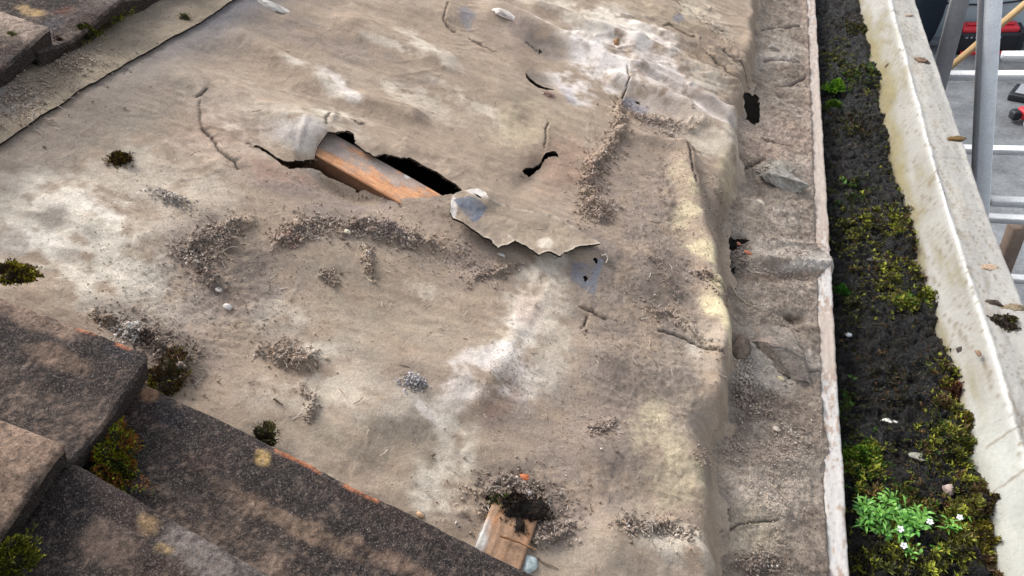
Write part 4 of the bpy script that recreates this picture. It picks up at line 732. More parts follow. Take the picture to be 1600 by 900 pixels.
BRN = [(80, 54, 34), (110, 78, 46), (60, 44, 30), (128, 118, 46)]
# moss among the tiles
clump('moss_clump', None, (.014, .030), .020, [(60, 66, 22), (150, 160, 36), (126, 84, 36), (150, 96, 40), (90, 110, 30), (170, 176, 50)], 2600, .006, pos=pS(178, 712, .018), seed=1, label='tall moss clump, yellow green and rust, in the joint between four tiles', cat='moss clump', ang=.75)
clump('moss_clump', None, (.012, .022), .009, [(60, 60, 24), (96, 70, 34), (70, 50, 34), (120, 112, 40)], 1500, .005, pos=pS(256, 590, .006), seed=2, label='low brown moss clump at the rounded corner of the tile', cat='moss clump')
clump('moss_clump', None, (.006, .012), .010, [(50, 72, 22), (90, 110, 30)], 500, .004, pos=pS(204, 628, .014), seed=3, label='small green moss tuft tucked under the tail of the tile', cat='moss clump')
clump('moss_clump', None, (.010, .016), .020, [(50, 58, 16), (120, 120, 30), (86, 92, 24), (150, 146, 44)], 1500, .0055, pos=pS(10, 876, .040), seed=4, label='yellow green moss clump at the bottom left corner', cat='moss clump')
clump('moss_clump', None, (.014, .008), .009, [(52, 40, 26), (90, 66, 34), (170, 160, 40), (60, 50, 26)], 1600, .005, pos=pS(20, 426, .030), seed=5, label='dark moss clump with yellow tips on the left edge tile', cat='moss clump', ang=.3)
clump('moss_clump', None, (.007, .010), .009, [(54, 46, 24), (86, 84, 34), (40, 34, 22), (110, 100, 40)], 900, .004, pos=pS(413, 686, .012), seed=6, label='small dark moss clump on the edge of the long tile', cat='moss clump')
clump('moss_clump', None, (.012, .038), .012, [(70, 76, 22), (160, 168, 40), (110, 116, 30), (60, 56, 26)], 1500, .005, pos=pS(163, 28, .014), seed=7, label='bright yellow green moss under the top left tile', cat='moss clump', ang=0)
clump('moss_clump', None, (.014, .016), .012, [(40, 42, 18), (110, 118, 30), (70, 66, 26)], 1100, .005, pos=pS(132, 50, .012), seed=8, label='dark olive moss hanging beside the bright moss at top left', cat='moss clump')
clump('moss_clump', None, (.014, .020), .008, [(96, 66, 52), (70, 50, 42), (120, 84, 64)], 900, .004, pos=pS(92, 70, .010), seed=9, label='reddish brown moss under the corner of the top left tile', cat='moss clump')
clump('moss_clump', (188, 252), (.0075, .007), .011, [(70, 46, 26), (130, 108, 40), (44, 30, 20), (100, 76, 30)], 900, .0045, seed=10, label='lone brown and olive moss tuft on bare felt', cat='moss clump')
clump('moss_clump', (289, 27), (.006, .006), .005, [(90, 90, 30), (130, 126, 50)], 200, .003, seed=11, label='tiny olive moss tuft above the felt lap', cat='moss clump')
clump('moss_clump', (802, 797), (.022, .022), .018, [(46, 34, 24), (70, 52, 36), (34, 26, 18), (58, 44, 30)], 2000, .004, seed=12, label='dark earthy moss sod on the end of the wooden board', cat='moss clump', base=(34, 26, 20), ang=-.6)
clump('moss_clump', (778, 786), (.006, .012), .012, [(90, 108, 30), (130, 140, 50), (60, 70, 26)], 300, .004, seed=13, label='green fringe of moss on the dark sod', cat='moss clump')
clump('moss_clump', None, (.004, .003), .002, [(130, 136, 40), (100, 104, 36)], 120, .0025, pos=pS(17, 51, .05), seed=14, label='tiny yellow moss speck on the pale top left tile', cat='moss clump')
# lumps on the felt
L_ = lambda *a, **k: lump(*a, **{**({'mat': m_ledge} if a[0] == 'mortar_block' else {}), **k})
L_('mortar_flake', (790, 32), (.028, .010), (214, 204, 196), seed=1, flat=.35, axis=.0, label='angular white mortar flake near the top of the felt', cat='flake', rough=.6, nsub=4)
L_('mortar_flake', (424, 10), (.022, .010), (180, 176, 170), seed=2, flat=.4, label='pale grey flake at the top left of the felt', cat='flake', nsub=4, rough=.6)
L_('stone_chip', (355, 480), .0055, (228, 220, 214), seed=4, flat=.8, label='white square stone chip among the crumbs', cat='stone chip', nsub=1)
L_('stone_chip', (305, 408), .005, (214, 208, 200), seed=5, flat=.7, label='pale stone chip in the crumb heap left of centre', cat='stone chip', nsub=1)
L_('stone_chip', (342, 453), .0045, (222, 214, 206), seed=6, flat=.7, label='small pale stone chip below the crumb heap', cat='stone chip', nsub=1)
L_('stone_chip', (543, 364), .005, (226, 214, 190), seed=8, flat=.8, label='cream stone chip in the middle of the crumb ridge', cat='stone chip', nsub=1)
L_('stone_chip', (656, 805), .005, (206, 172, 138), seed=9, flat=.8, label='tan chip lying by the edge of the long tile', cat='stone chip', nsub=1)
L_('stone_chip', (823, 747), (.007, .004), (206, 120, 76), seed=10, flat=.5, label='orange clay chip above the dark sod', cat='stone chip', nsub=1)
L_('stone_chip', (826, 770), .005, (216, 204, 204), seed=11, flat=.8, label='pinkish white chip above the dark sod', cat='stone chip', nsub=1)
L_('stone_chip', (855, 780), .0035, (222, 216, 206), seed=12, flat=.8, label='small white chip right of the dark sod', cat='stone chip', nsub=1)
L_('stone_chip', (824, 884), (.008, .010), (200, 214, 214), seed=13, flat=.5, label='pale blue grey chip beside the wooden board', cat='stone chip', nsub=2)
L_('stone_chip', (963, 66), (.006, .012), (150, 118, 84), seed=15, flat=.7, label='upright brown chip in the white stain', cat='stone chip', nsub=2)
L_('stone_chip', (877, 394), .0035, (226, 220, 212), seed=16, flat=.8, label='white chip under the felt slab', cat='stone chip', nsub=1)
L_('stone_chip', (783, 398), (.006, .003), (226, 222, 214), seed=17, flat=.6, label='white sliver beneath the torn slab corner', cat='stone chip', nsub=1)
def heap(px, rx, ry, hgt, n, colr, lab, seed, name='dried_moss_lump'):
    s0, t0, h0_ = unpS(np.array([float(px[0])]), np.array([float(px[1])]), Hsurf); g_ = np.random.default_rng(seed)
    a, b = g_.normal(0, .45, n), g_.normal(0, .45, n); S_ = s0+a*rx; T_ = t0+b*ry; z = Hsurf(S_, T_)+hgt*np.exp(-(a*a+b*b)*1.6)*g_.random(n)
    c = np.tile(lin(colr), (n, 1))*g_.uniform(.45, 1.25, (n, 1)); P = R2W(S_, T_, z); V, Fc, Cc = chips(P, g_.uniform(.0007, .0026, n), c)
    th = g_.uniform(0, 6.28, n//6); tw = twigs(P[:n//6], np.stack([np.cos(th), np.sin(th), g_.normal(.2, .3, n//6)], 1), g_.uniform(.002, .006, n//6), np.full(n//6, .00025), c[:n//6]*1.2)
    V, Fs, Cc = join([(V, Fc, Cc), tw]); mesh(name, V, Fs, m_crumb, Cc, None, loc=P.mean(0), label=lab, cat='debris')
heap((268, 311), .026, .010, .006, 420, (196, 186, 176), 'long pale lump of dried moss left of the torn hole', 1)
heap((857, 148), .010, .008, .005, 160, (190, 160, 148), 'brown crumb lump below the curved slit', 2)
heap((230, 532), .014, .010, .005, 260, (90, 76, 68), 'dark crumb lump beside the white crust', 3)
heap((200, 516), .020, .009, .005, 260, (226, 220, 214), 'white crust beside the corner of the speckled tile', 4, 'mortar_flake')
heap((646, 597), .014, .011, .008, 320, (186, 180, 180), 'grey crusty mortar lump in the middle of the lower felt', 5, 'mortar_flake')
heap((612, 366), .030, .014, .006, 500, (176, 158, 150), 'densest dry moss heap on the crumb ridge below the rafter', 6)
heap((452, 372), .018, .012, .006, 320, (178, 150, 136), 'pinkish dry moss curl at the left end of the crumb ridge', 7)
heap((935, 320), .024, .020, .008, 420, (182, 164, 150), 'tangled dry heap above the point of the torn slab', 8)
# stones on the ledge
L_('mortar_block', (1222, 552), (.046, .032), (160, 150, 140), seed=20, flat=.36, rough=.3, nsub=5, axis=-.5, label='flat grey mortar block on the ledge behind the gutter', cat='mortar block', col2=(178, 160, 148))
L_('mortar_block', (1218, 276), (.036, .026), (158, 152, 142), seed=21, flat=.5, rough=.4, nsub=5, axis=.2, label='rounded grey mortar lump on the ledge, upper right', cat='mortar block', col2=(196, 190, 182))
L_('mortar_block', (1208, 74), (.014, .022), (186, 176, 166), seed=22, flat=.6, rough=.4, nsub=3, label='small pale mortar lump at the top of the ledge', cat='mortar block')
L_('mortar_block', (1155, 545), (.018, .016), (146, 130, 118), seed=25, flat=.6, rough=.45, nsub=3, label='brown earth lump left of the flat mortar block', cat='mortar block')
L_('stone_chip', (1220, 592), (.007, .004), (206, 194, 160), seed=23, flat=.6, label='cream chip below the flat mortar block', cat='stone chip', nsub=1)
L_('stone_chip', (1213, 670), (.006, .004), (222, 206, 190), seed=24, flat=.6, label='cream oval chip on the lower ledge', cat='stone chip', nsub=1)
L_('stone_chip', (1187, 316), (.010, .005), (210, 198, 180), seed=26, flat=.5, label='cream flake on the ledge below the rounded lump', cat='stone chip', nsub=1)
L_('clay_chip', (1170, 396), (.009, .005), (190, 122, 96), seed=27, flat=.4, label='flat orange clay chip beside the dark pit', cat='clay chip', nsub=1)
L_('clay_chip', (1154, 382), (.004, .004), (176, 120, 100), seed=28, flat=.7, label='small pinkish chip inside the dark pit', cat='clay chip', nsub=1)
def strand(name, pts, r, colr, H=Hsurf, lift=.0015, **k):
    a = np.array(wobble(pts, .5, 4, False)); s, t, h = unpS(a[:, 0], a[:, 1], H); P = R2W(s, t, h+lift); n = len(P); V = []
    for i in range(n):
        D = P[min(i+1, n-1)]-P[max(i-1, 0)]; D /= np.linalg.norm(D); X = np.cross(D, NW); X /= np.linalg.norm(X); Yn = np.cross(X, D)
        for q in range(5): V.append(P[i]+r*(math.cos(q*1.2566)*X+math.sin(q*1.2566)*Yn)*(1-.5*i/n))
    i = np.arange(n*5).reshape(n, 5); j = np.roll(i, -1, 1); Fq = np.stack([i[:-1], i[1:], j[1:], j[:-1]], -1).reshape(-1, 4)
    return mesh(name, np.array(V), Fq, m_wood, np.tile(lin(colr), (n*5, 1)), None, True, **k)
strand('root', [(1140, 445), (1150, 462), (1165, 475), (1183, 482)], .0009, (196, 180, 156), label='thin pale root curving on the ledge', cat='root')
strand('root', [(1240, 378), (1258, 382), (1272, 380), (1288, 386), (1297, 392)], .0009, (196, 172, 160), label='pale root crossing the ledge towards the gutter', cat='root')
strand('twig', [(775, 846), (800, 855), (818, 862), (832, 868)], .0011, (150, 112, 80), label='thin twig lying across the wooden board', cat='twig', lift=.012)
strand('twig', [(838, 872), (850, 880), (872, 890)], .0009, (140, 122, 104), label='thin twig right of the wooden board', cat='twig')
strand('twig', [(427, 625), (433, 628), (442, 635)], .0009, (86, 66, 54), label='short dark twig on the felt above the long tile', cat='twig')
strand('felt_curl', [(938, 402), (946, 400), (948, 408), (945, 414)], .0013, (190, 180, 166), label='small curled pale strip beside the blue grey patch', cat='strip', lift=.003)
# board end near the bottom
def bcol(V, u, v, a, x, y):
    n = fbm(a*30, x*260, 141, 4); n2 = fbm(a*60, x*60, 142, 4)
    C = np.ones((len(V), 3))*lin((158, 128, 104)); C = paint(C, lin((184, 132, 94)), .7*sm(n, .1, .8)); C = paint(C, lin((196, 196, 192)), .85*sm(ell(u+3*n2, v, 750, 840, 16, 34, 20)*(1+.5*n2), .25, .8)); C = paint(C, lin((92, 76, 64)), .6*sm(n2, .2, .8)); return np.clip(C, .01, .8)
bl, br_, tl = pS(738, 862, .004), pS(812, 898, .004), pS(757, 812, .004)
across = br_-bl; wB = np.linalg.norm(across); alongD = tl-bl; alongD = alongD-across*(alongD@across)/wB**2
cB = (bl+br_)/2
prism('timber_offcut', cB-alongD/np.linalg.norm(alongD)*.06+NW*.004, cB+alongD/np.linalg.norm(alongD)*.058-NW*.001, wB, .012, NW, m_wood, (.4, .3, .2), None, 60, 30, bcol, .0006, label='end of a bare wooden board poking out beside the tile edge', cat='board')

# ------------------------------------------------------------------ gutter growth
PALM = [lin(c) for c in ((44, 48, 24), (74, 76, 32), (104, 104, 40), (78, 60, 38), (40, 36, 28), (98, 76, 46), (134, 138, 50), (60, 90, 30))]
def mossfield(zones, name, **k):
    U, Vv, Sz, Ix = sample([(int(z[0]*(.95 if z[2] > 580 else .8)),)+z[1:8] for z in zones]); Sz = Sz*1.15; P = onSilt(U, Vv); ok = inG(P); P, Sz, Ix = P[ok], Sz[ok], Ix[ok]
    nz = fbm(P[:, 0]*70, P[:, 1]*70, 151, 3); ok = (nz > -.05) | (rng.random(len(P)) < .2); P, Sz, Ix, nz = P[ok], Sz[ok], Ix[ok], nz[ok]
    pal = np.array([z[8] for z in zones], object); c = np.zeros((len(P), 3))
    for i, z in enumerate(zones):
        m = Ix == i; c[m] = np.array([PALM[j] for j in z[8]])[rng.integers(0, len(z[8]), m.sum())]
    c = c*rng.uniform(.6, 1.6, (len(P), 1))*(1.15+.5*nz[:, None]); K_ = 9; P[:, 2] += np.clip(nz, -.1, 1)*.009*rng.random(len(P)); P = P[::4]; Sz = Sz[::4]; c = c[::4]
    P = np.repeat(P, K_, 0); Sz = np.repeat(Sz, K_)*rng.uniform(.7, 1.5, len(P)); c = np.repeat(c, K_, 0)*rng.uniform(.75, 1.25, (len(P), 1)); th = rng.uniform(0, 6.28, len(P))
    D = np.stack([np.cos(th), np.sin(th), rng.uniform(.1, 1.6, len(P))], 1); P = P+rng.normal(0, .0006, P.shape)
    V, Fc, Cc = blades(P, D, Sz, Sz*.17, c); return mesh(name, V, Fc, m_moss, Cc, None, **k)
MZ = [(3500, 1350, 120, 50, 26, 10, .003, .007, [1, 2, 0, 7]), (2500, 1345, 40, 46, 20, 0, .002, .006, [1, 0, 3, 4]), (2200, 1310, 90, 24, 40, 0, .002, .006, [0, 1, 2]), (3000, 1340, 200, 50, 30, 0, .002, .006, [0, 1, 4, 3]), (2600, 1330, 300, 40, 26, 0, .002, .005, [0, 1, 7, 4]), (5200, 1390, 345, 60, 26, 0, .002, .006, [1, 2, 0, 3, 6]), (3000, 1335, 360, 34, 36, 0, .002, .006, [0, 1, 2]),
      (5000, 1410, 430, 60, 50, 0, .002, .005, [1, 2, 3, 0, 6]), (2400, 1430, 470, 34, 16, -15, .002, .006, [2, 6, 7]), (1800, 1330, 470, 20, 60, 0, .002, .005, [0, 1, 4]), (4200, 1490, 600, 26, 80, 0, .002, .007, [2, 1, 6, 3, 3]), (1400, 1385, 600, 50, 60, 0, .002, .004, [4, 0, 3]), (6000, 1490, 690, 50, 55, 10, .002, .006, [1, 2, 6, 3, 7, 0]), (3800, 1350, 715, 34, 36, 0, .002, .006, [7, 1, 6, 2]), (1200, 1330, 640, 16, 40, 0, .002, .006, [0, 7, 1]),
      (6500, 1410, 790, 90, 40, 0, .002, .006, [1, 3, 2, 0, 5, 7]), (6500, 1510, 800, 40, 60, 0, .002, .006, [2, 1, 3, 6]), (5500, 1430, 875, 110, 34, 0, .002, .006, [1, 0, 2, 6, 4]), (2500, 1560, 870, 28, 40, 0, .002, .005, [3, 2, 5]), (2200, 1400, 250, 30, 60, 0, .002, .005, [1, 4, 2]), (5000, 1400, 450, 120, 420, 0, .0015, .004, [4, 3, 0, 5])]
mossfield(MZ, 'gutter_moss', label='patchy olive and brown moss carpeting the gutter silt', cat='moss', kind='stuff')
# rotted leaf bits and grit in the silt
U, Vv, Sz, Ix = sample([(5200, 1400, 450, 130, 430, 0, .0006, .0026), (1600, 1380, 560, 60, 80, 0, .0005, .002), (900, 1490, 620, 40, 60, 0, .001, .003), (700, 1550, 800, 24, 80, 0, .001, .004), (1500, 1380, 230, 60, 60, 0, .0008, .003)])
P = onSilt(U, Vv); ok = inG(P); P, Sz = P[ok], Sz[ok]; c = np.array([lin(q) for q in ((34, 30, 28), (56, 45, 38), (26, 26, 30), (96, 80, 66), (150, 140, 128), (60, 44, 36))])[rng.choice(6, len(P), p=[.3, .24, .22, .12, .03, .09])]
V, Fc, Cc = chips(P+np.array([0, 0, .0006]), Sz, c, .5); U, Vv, S2_, Ix = sample([(1100, 1400, 450, 130, 430, 0, 1, 1)]); P = onSilt(U, Vv); P = P[inG(P)]
th = rng.uniform(0, 6.28, len(P)); tw = twigs(P+np.array([0, 0, .001]), np.stack([np.cos(th), np.sin(th), rng.normal(.05, .2, len(P))], 1), rng.uniform(.003, .014, len(P)), rng.uniform(.0002, .0006, len(P)), np.array([lin(q) for q in ((90, 72, 52), (60, 48, 38), (120, 104, 80), (44, 38, 30))])[rng.integers(0, 4, len(P))])
V, Fs, Cc = join([(V, Fc, Cc), tw]); mesh('gutter_litter', V, Fs, m_silt, Cc, None, label='black leaf litter, grit and stalks on the gutter silt', cat='litter', kind='stuff')
UP = np.array([0, 0, 1.])
def gp(u, v): return onSilt(np.array([float(u)]), np.array([float(v)]))[0]
def gcl(u, v, r, h, pal, n, L, lab, seed, name='moss_cushion', grp=None, **k): return clump(name, None, r, h, pal, n, L, pos=gp(u, v)-UP*.001, seed=seed, up=UP, label=lab, cat='moss cushion', group=grp, **k)
gcl(1305, 136, (.015, .018), .014, [(70, 120, 22), (110, 160, 30), (134, 176, 44)], 2600, .004, 'bright green moss cushion in the gutter, largest at the top', 41, base=(40, 70, 16))
gcl(1302, 165, (.013, .013), .010, [(76, 110, 26), (110, 140, 36), (60, 90, 24)], 1500, .004, 'smaller green moss cushion just below the brightest one', 42, base=(40, 60, 16))
gcl(1316, 456, (.007, .011), .009, [(50, 110, 26), (70, 130, 36), (40, 84, 22)], 900, .004, 'deep green moss tuft beside the white gutter edge', 43, base=(24, 50, 14))
gcl(1348, 716, (.016, .018), .010, [(64, 100, 24), (96, 130, 34), (120, 146, 40), (50, 74, 22)], 2300, .005, 'green moss cushion above the leafy weed', 44, base=(36, 50, 18))
gcl(1538, 786, (.017, .017), .016, [(66, 52, 34), (90, 74, 44), (112, 96, 50), (54, 42, 30)], 2200, .004, 'dark brown moss mound against the outer gutter wall', 45, base=(44, 34, 24))
gcl(1532, 838, (.014, .016), .012, [(96, 84, 32), (140, 128, 44), (118, 112, 36), (80, 60, 30)], 2000, .004, 'golden olive moss mound below the dark mound', 46, base=(60, 50, 24))
gcl(1338, 48, (.020, .026), .010, [(60, 64, 24), (90, 88, 34), (46, 46, 22)], 1600, .005, 'olive moss mound at the far end of the gutter', 47, base=(40, 40, 20))
gcl(1362, 38, (.014, .014), .009, [(80, 82, 28), (110, 106, 36), (60, 60, 24)], 900, .004, 'small olive moss mound near the outer wall, far end', 48, base=(40, 40, 20))
gcl(1445, 462, (.014, .010), .006, [(110, 116, 30), (80, 92, 28), (140, 140, 40)], 1100, .004, 'yellow green moss patch at mid gutter', 49, base=(50, 52, 20))
gcl(1492, 608, (.010, .016), .010, [(100, 50, 38), (80, 52, 36), (110, 90, 40)], 1200, .004, 'reddish moss mound by the outer wall', 50, base=(60, 36, 26))
gcl(1395, 232, (.010, .012), .007, [(110, 112, 34), (80, 84, 28)], 700, .004, 'small yellow moss tuft near the outer wall', 51, base=(40, 40, 20))
gcl(1510, 660, (.012, .014), .008, [(130, 124, 40), (96, 92, 34), (110, 72, 40)], 1200, .005, 'olive gold moss tuft under the reddish mound', 52, base=(50, 44, 22))
def glump(name, u, v, size, colr, seed, lab, cat, **k): return lump(name, None, size, colr, pos=gp(u, v), up=UP, seed=seed, label=lab, cat=cat, **k)
glump('stone_chip', 1483, 766, (.007, .009), (168, 150, 142), 60, 'pinkish grey pebble in the gutter moss', 'pebble', flat=.7, nsub=2)
glump('stone_chip', 1391, 660, (.011, .006), (206, 204, 196), 61, 'white flake on the black silt', 'flake', flat=.3, nsub=2)
glump('slate_piece', 1375, 408, (.017, .007), (84, 80, 82), 62, 'dark slate piece lying across the gutter', 'slate', flat=.35, nsub=2)
glump('stone_chip', 1430, 405, (.010, .007), (170, 162, 154), 63, 'pale flat flake by the outer gutter wall', 'flake', flat=.3, nsub=2)
glump('stone_chip', 1474, 460, (.004, .006), (206, 160, 140), 64, 'pink chip against the outer gutter wall', 'chip', flat=.8, nsub=1)
glump('stone_chip', 1326, 523, (.005, .005), (186, 190, 196), 65, 'pale chip by the white gutter edge', 'chip', flat=.6, nsub=1)
glump('dead_leaf', 1350, 30, (.012, .006), (112, 74, 50), 66, 'brown dead leaf at the far end of the gutter', 'leaf', flat=.2, nsub=2)
glump('dead_leaf', 1382, 102, (.011, .012), (96, 74, 62), 67, 'brown curled leaf against the outer gutter wall', 'leaf', flat=.5, nsub=2)
glump('stone_chip', 1437, 714, (.010, .006), (150, 148, 138), 68, 'grey flake in the moss above the weed', 'flake', flat=.3, nsub=2)
# debris on the rim
def rimp(u, v): return Wz(np.array(float(u)), np.array(float(v)), zf-.001)
def rl(name, u, v, size, colr, seed, lab, cat, **k):
    k = {**k, 'facet': 2, 'nsub': 4, 'rough': .9, 'flat': k.get('flat', .4)*.8}; return lump(name, None, size, colr, pos=rimp(u, v), up=UP, seed=seed, label=lab, cat=cat, **k)
rl('lichen_lump', 1438, 95, (.014, .012), (128, 108, 92), 70, 'round brown lump on the far gutter rim', 'lichen', flat=.35, rough=.4, col2=(100, 80, 66), mat=m_crumb)
rl('lichen_lump', 1421, 25, (.006, .005), (148, 132, 116), 71, 'small grey brown lump at the farthest rim', 'lichen', flat=.35, rough=.5, mat=m_crumb)
rl('lichen_lump', 1493, 218, (.013, .007), (116, 92, 60), 72, 'brown leaf shaped lump on the outer rim edge', 'lichen', flat=.5, rough=.5, col2=(80, 66, 40), axis=.4, mat=m_crumb)
clump('rim_moss', None, (.016, .012), .009, [(70, 40, 34), (60, 64, 30), (50, 36, 30), (104, 108, 50)], 1500, .003, pos=rimp(1567, 505), up=UP, seed=73, label='dark red and green moss clump sitting on the gutter rim', cat='moss clump', base=(44, 30, 26))
rl('lichen_lump', 1556, 475, (.009, .006), (72, 62, 56), 74, 'small dark lump on the rim above the red moss', 'lichen', flat=.6, rough=.6, mat=m_crumb)
rl('lichen_lump', 1582, 481, (.010, .006), (124, 112, 92), 75, 'flat tan lump at the rim edge', 'lichen', flat=.4, rough=.5, mat=m_crumb)
rl('lichen_lump', 1545, 418, (.008, .005), (168, 146, 124), 76, 'pale tan lump on the rim, mid way', 'lichen', flat=.4, rough=.4, mat=m_crumb)
rl('lichen_lump', 1528, 553, (.003, .004), (136, 112, 94), 77, 'small brown lump on the crease of the rim', 'lichen', flat=.5, rough=.5, mat=m_crumb)
pz = lambda u, v, dz: Wz(np.array(float(u)), np.array(float(v)), zf+dz)
lump('lichen_lump', None, (.006, .007), (70, 62, 60), pos=pz(1503, 547, -.03), up=UP, seed=78, flat=.7, rough=.5, label='dark crumb stuck low on the outer gutter wall', cat='lichen', mat=m_crumb)
lump('lichen_lump', None, (.007, .008), (112, 92, 80), pos=pz(1388, 104, -.028), up=UP, seed=79, flat=.6, rough=.4, label='brown lump stuck to the outer wall at the far end', cat='lichen', mat=m_crumb)
# leafy weeds
def leafmesh(n, L, Wd, cup, c):
    V = []
    for i in range(7):
        q = i/6; wq = Wd*(.16+.84*math.sin(min(1, q*1.02)**1.6*math.pi)**.8)*(1 if q < .97 else .1); x = L*q; z = L*(.42*math.sin(q*1.9)-.42*q*q*cup)
        for s in (-1, 0, 1): V.append((x, s*wq, z+abs(s)*wq*.35))
    V = np.array(V); i = np.arange(21).reshape(7, 3); Fq = np.stack([i[:-1, :-1], i[1:, :-1], i[1:, 1:], i[:-1, 1:]], -1).reshape(-1, 4)
    me = bpy.data.meshes.new('leaf'); me.from_pydata([tuple(v) for v in V], [], [list(map(int, f)) for f in Fq]); me.polygons.foreach_set('use_smooth', np.ones(len(Fq), bool)); me.materials.append(m_leaf)
    ca = me.color_attributes.new('Col', 'FLOAT_COLOR', 'POINT'); c4 = np.ones((21, 4), np.float32); c4[:, :3] = lin(c); c4[[1, 4, 7, 10, 13], :3] *= 1.35; ca.data.foreach_set('color', c4.ravel()); return me
LM = [leafmesh(i, L, Wd, cu, c) for i, (L, Wd, cu, c) in enumerate([(.013, .0021, .6, (80, 136, 48)), (.011, .0022, .9, (70, 130, 46)), (.015, .0017, .7, (100, 152, 60)), (.010, .0025, .5, (112, 160, 70)), (.019, .0011, .9, (92, 142, 56)), (.012, .0020, .8, (52, 106, 38))])]
def flowermesh():
    V, Fq = [], []
    for k in range(5):
        a = k*2*math.pi/5; c, s = math.cos(a), math.sin(a); b = len(V)
        for (x, y, z) in ((.0003, 0, 0), (.0016, -.0012, .0004), (.0032, -.0008, .0003), (.0032, .0008, .0003), (.0016, .0012, .0004)): V.append((x*c-y*s, x*s+y*c, z))
        Fq.append([b, b+1, b+2, b+3, b+4])
    b = len(V)
    me = bpy.data.meshes.new('flower'); me.from_pydata(V, [], Fq); me.materials.append(m_petal); return me
FM = flowermesh()
def weed(u, v, hubs, nleaf, flowers, label, sc=1.):
    base = gp(u, v); root = empty('leafy_weed', base, label=label, cat='weed')
    hubs = [(a, b, int(c*2.6), d) for a, b, c, d in hubs]
    k = 0
    for (hu, hv, nl, lift) in hubs:
        hb = gp(hu, hv)+UP*lift
        for i in range(nl):
            me = LM[random.choice([0, 1, 2, 3, 3, 2, 4, 5] if lift > .002 else [0, 1, 5, 5, 3])]; o = bpy.data.objects.new('leaf', me); COL.objects.link(o); o.parent = root
            off = np.array([random.gauss(0, .003), random.gauss(0, .003), random.uniform(-.002, .003)])
            o.location = tuple(hb+off-base); o.rotation_euler = Euler((random.gauss(0, .45), random.uniform(-.75, .2), random.uniform(0, 6.28))); f = random.uniform(.55, 1.0)*sc; o.scale = (f, f, f)
    for (fu, fv, lift) in flowers:
        P = gp(fu, fv+6)+UP*lift; o = bpy.data.objects.new('flower', FM); COL.objects.link(o); o.parent = root; o.location = tuple(P-base); f = 1.15*sc; o.scale = (f, f, f); cdir = Vector(CAM-P).normalized(); o.rotation_euler = (cdir+Vector((0, 0, .5))).to_track_quat('Z', 'Y').to_euler()
        st = twigs(np.array([P-UP*lift]), np.array([UP*1.0+rng.normal(0, .03, 3)]), np.array([lift]), np.array([.0004]), np.array([lin((110, 150, 70))])); mesh('stem', st[0], st[1], m_leaf, st[2], root, True)
weed(1392, 822, [(1350, 800, 22, .008), (1372, 815, 24, .011), (1395, 812, 22, .010), (1415, 822, 24, .012), (1430, 830, 20, .010), (1378, 835, 18, .007), (1352, 822, 18, .008), (1405, 838, 16, .007), (1436, 812, 12, .009)], 0, [(1402, 834, .017), (1408, 858, .015), (1448, 822, .016)], 'bright green leafy weed with small white flowers in the gutter')
weed(1490, 820, [(1484, 828, 8, .006), (1498, 812, 8, .008), (1478, 818, 6, .005)], 0, [(1494, 815, .016)], 'small weed with one white flower beside the golden moss', .9)
for i, (u, v) in enumerate(((1392, 792), (1380, 784))): pass
weed(1388, 785, [(1388, 790, 7, .012), (1382, 795, 5, .010)], 0, [], 'thin upright sprig behind the leafy weed', 1.0)
weed(1425, 868, [(1425, 870, 7, .003), (1472, 862, 5, .003)], 0, [], 'yellowish sprig low at the front of the gutter', .8)
weed(1330, 288, [(1318, 288, 3, .003), (1326, 292, 3, .003)], 0, [], 'tiny green sprig in the shady upper gutter', .7)

# ------------------------------------------------------------------ below: yard, wall, ladder, tools
m_alu = vmat('aluminium', .42, [(16, .10, 4), (200, .12, 4), ('fleck', 90, .66, (.30, .30, .31), .6)], [(200, .0006, .3)], .5, base=(.88, .91, .94))
m_alu2 = vmat('dull_shaded_aluminium', .5, [(16, .15, 4), (200, .15, 4)], [(200, .0006, .3)], .4, base=(.20, .20, .21))  # dark metal of the far upright, also the painted shade beside the near one
m_alu.node_tree.nodes['Principled BSDF'].inputs['Metallic'].default_value = .08
m_yard = vmat('wet_concrete', .55, [(.9, .4, 5), (7, .3, 5), (50, .25, 3), ('fleck', 12, .60, (.09, .09, .095), .55), ('fleck', 30, .66, (.05, .05, .05), .5)], [(18, .01, .3), (160, .002, .4)], .4, base=(.15, .16, .17), roughvar=.2)
m_pale = vmat('pale_membrane', .55, [(3, .10, 4), (40, .07, 4)], [(20, .004, .3)], .35, base=(.46, .55, .60))
m_blackp = vmat('black_plastic', .5, [(60, .1, 2)], [(300, .0005, .2)], .4, base=(.018, .021, .026))
m_redp = vmat('red_plastic', .45, [(40, .12, 2)], [(300, .0005, .2)], .4, base=(.62, .035, .05))
m_navy = vmat('navy_fabric', .85, [(60, .15, 3)], [(200, .002, .5)], .2, base=(.018, .026, .038))
m_greyp = vmat('grey_plastic', .5, [(40, .08, 2)], (), .4, base=(.28, .30, .33))
m_wall = vmat('render_wall', .9, [(4, .12, 4), (60, .1, 3)], [(80, .003, .4)], .2, base=(.36, .34, .31))
m_pole = vmat('new_timber', .7, [(12, .15, 3), (120, .15, 3)], [(200, .001, .3)], .3, base=(.50, .34, .17))
m_post = vmat('brown_timber', .8, [(20, .2, 4), (160, .2, 3)], [(160, .002, .5)], .2, base=(.20, .15, .12))
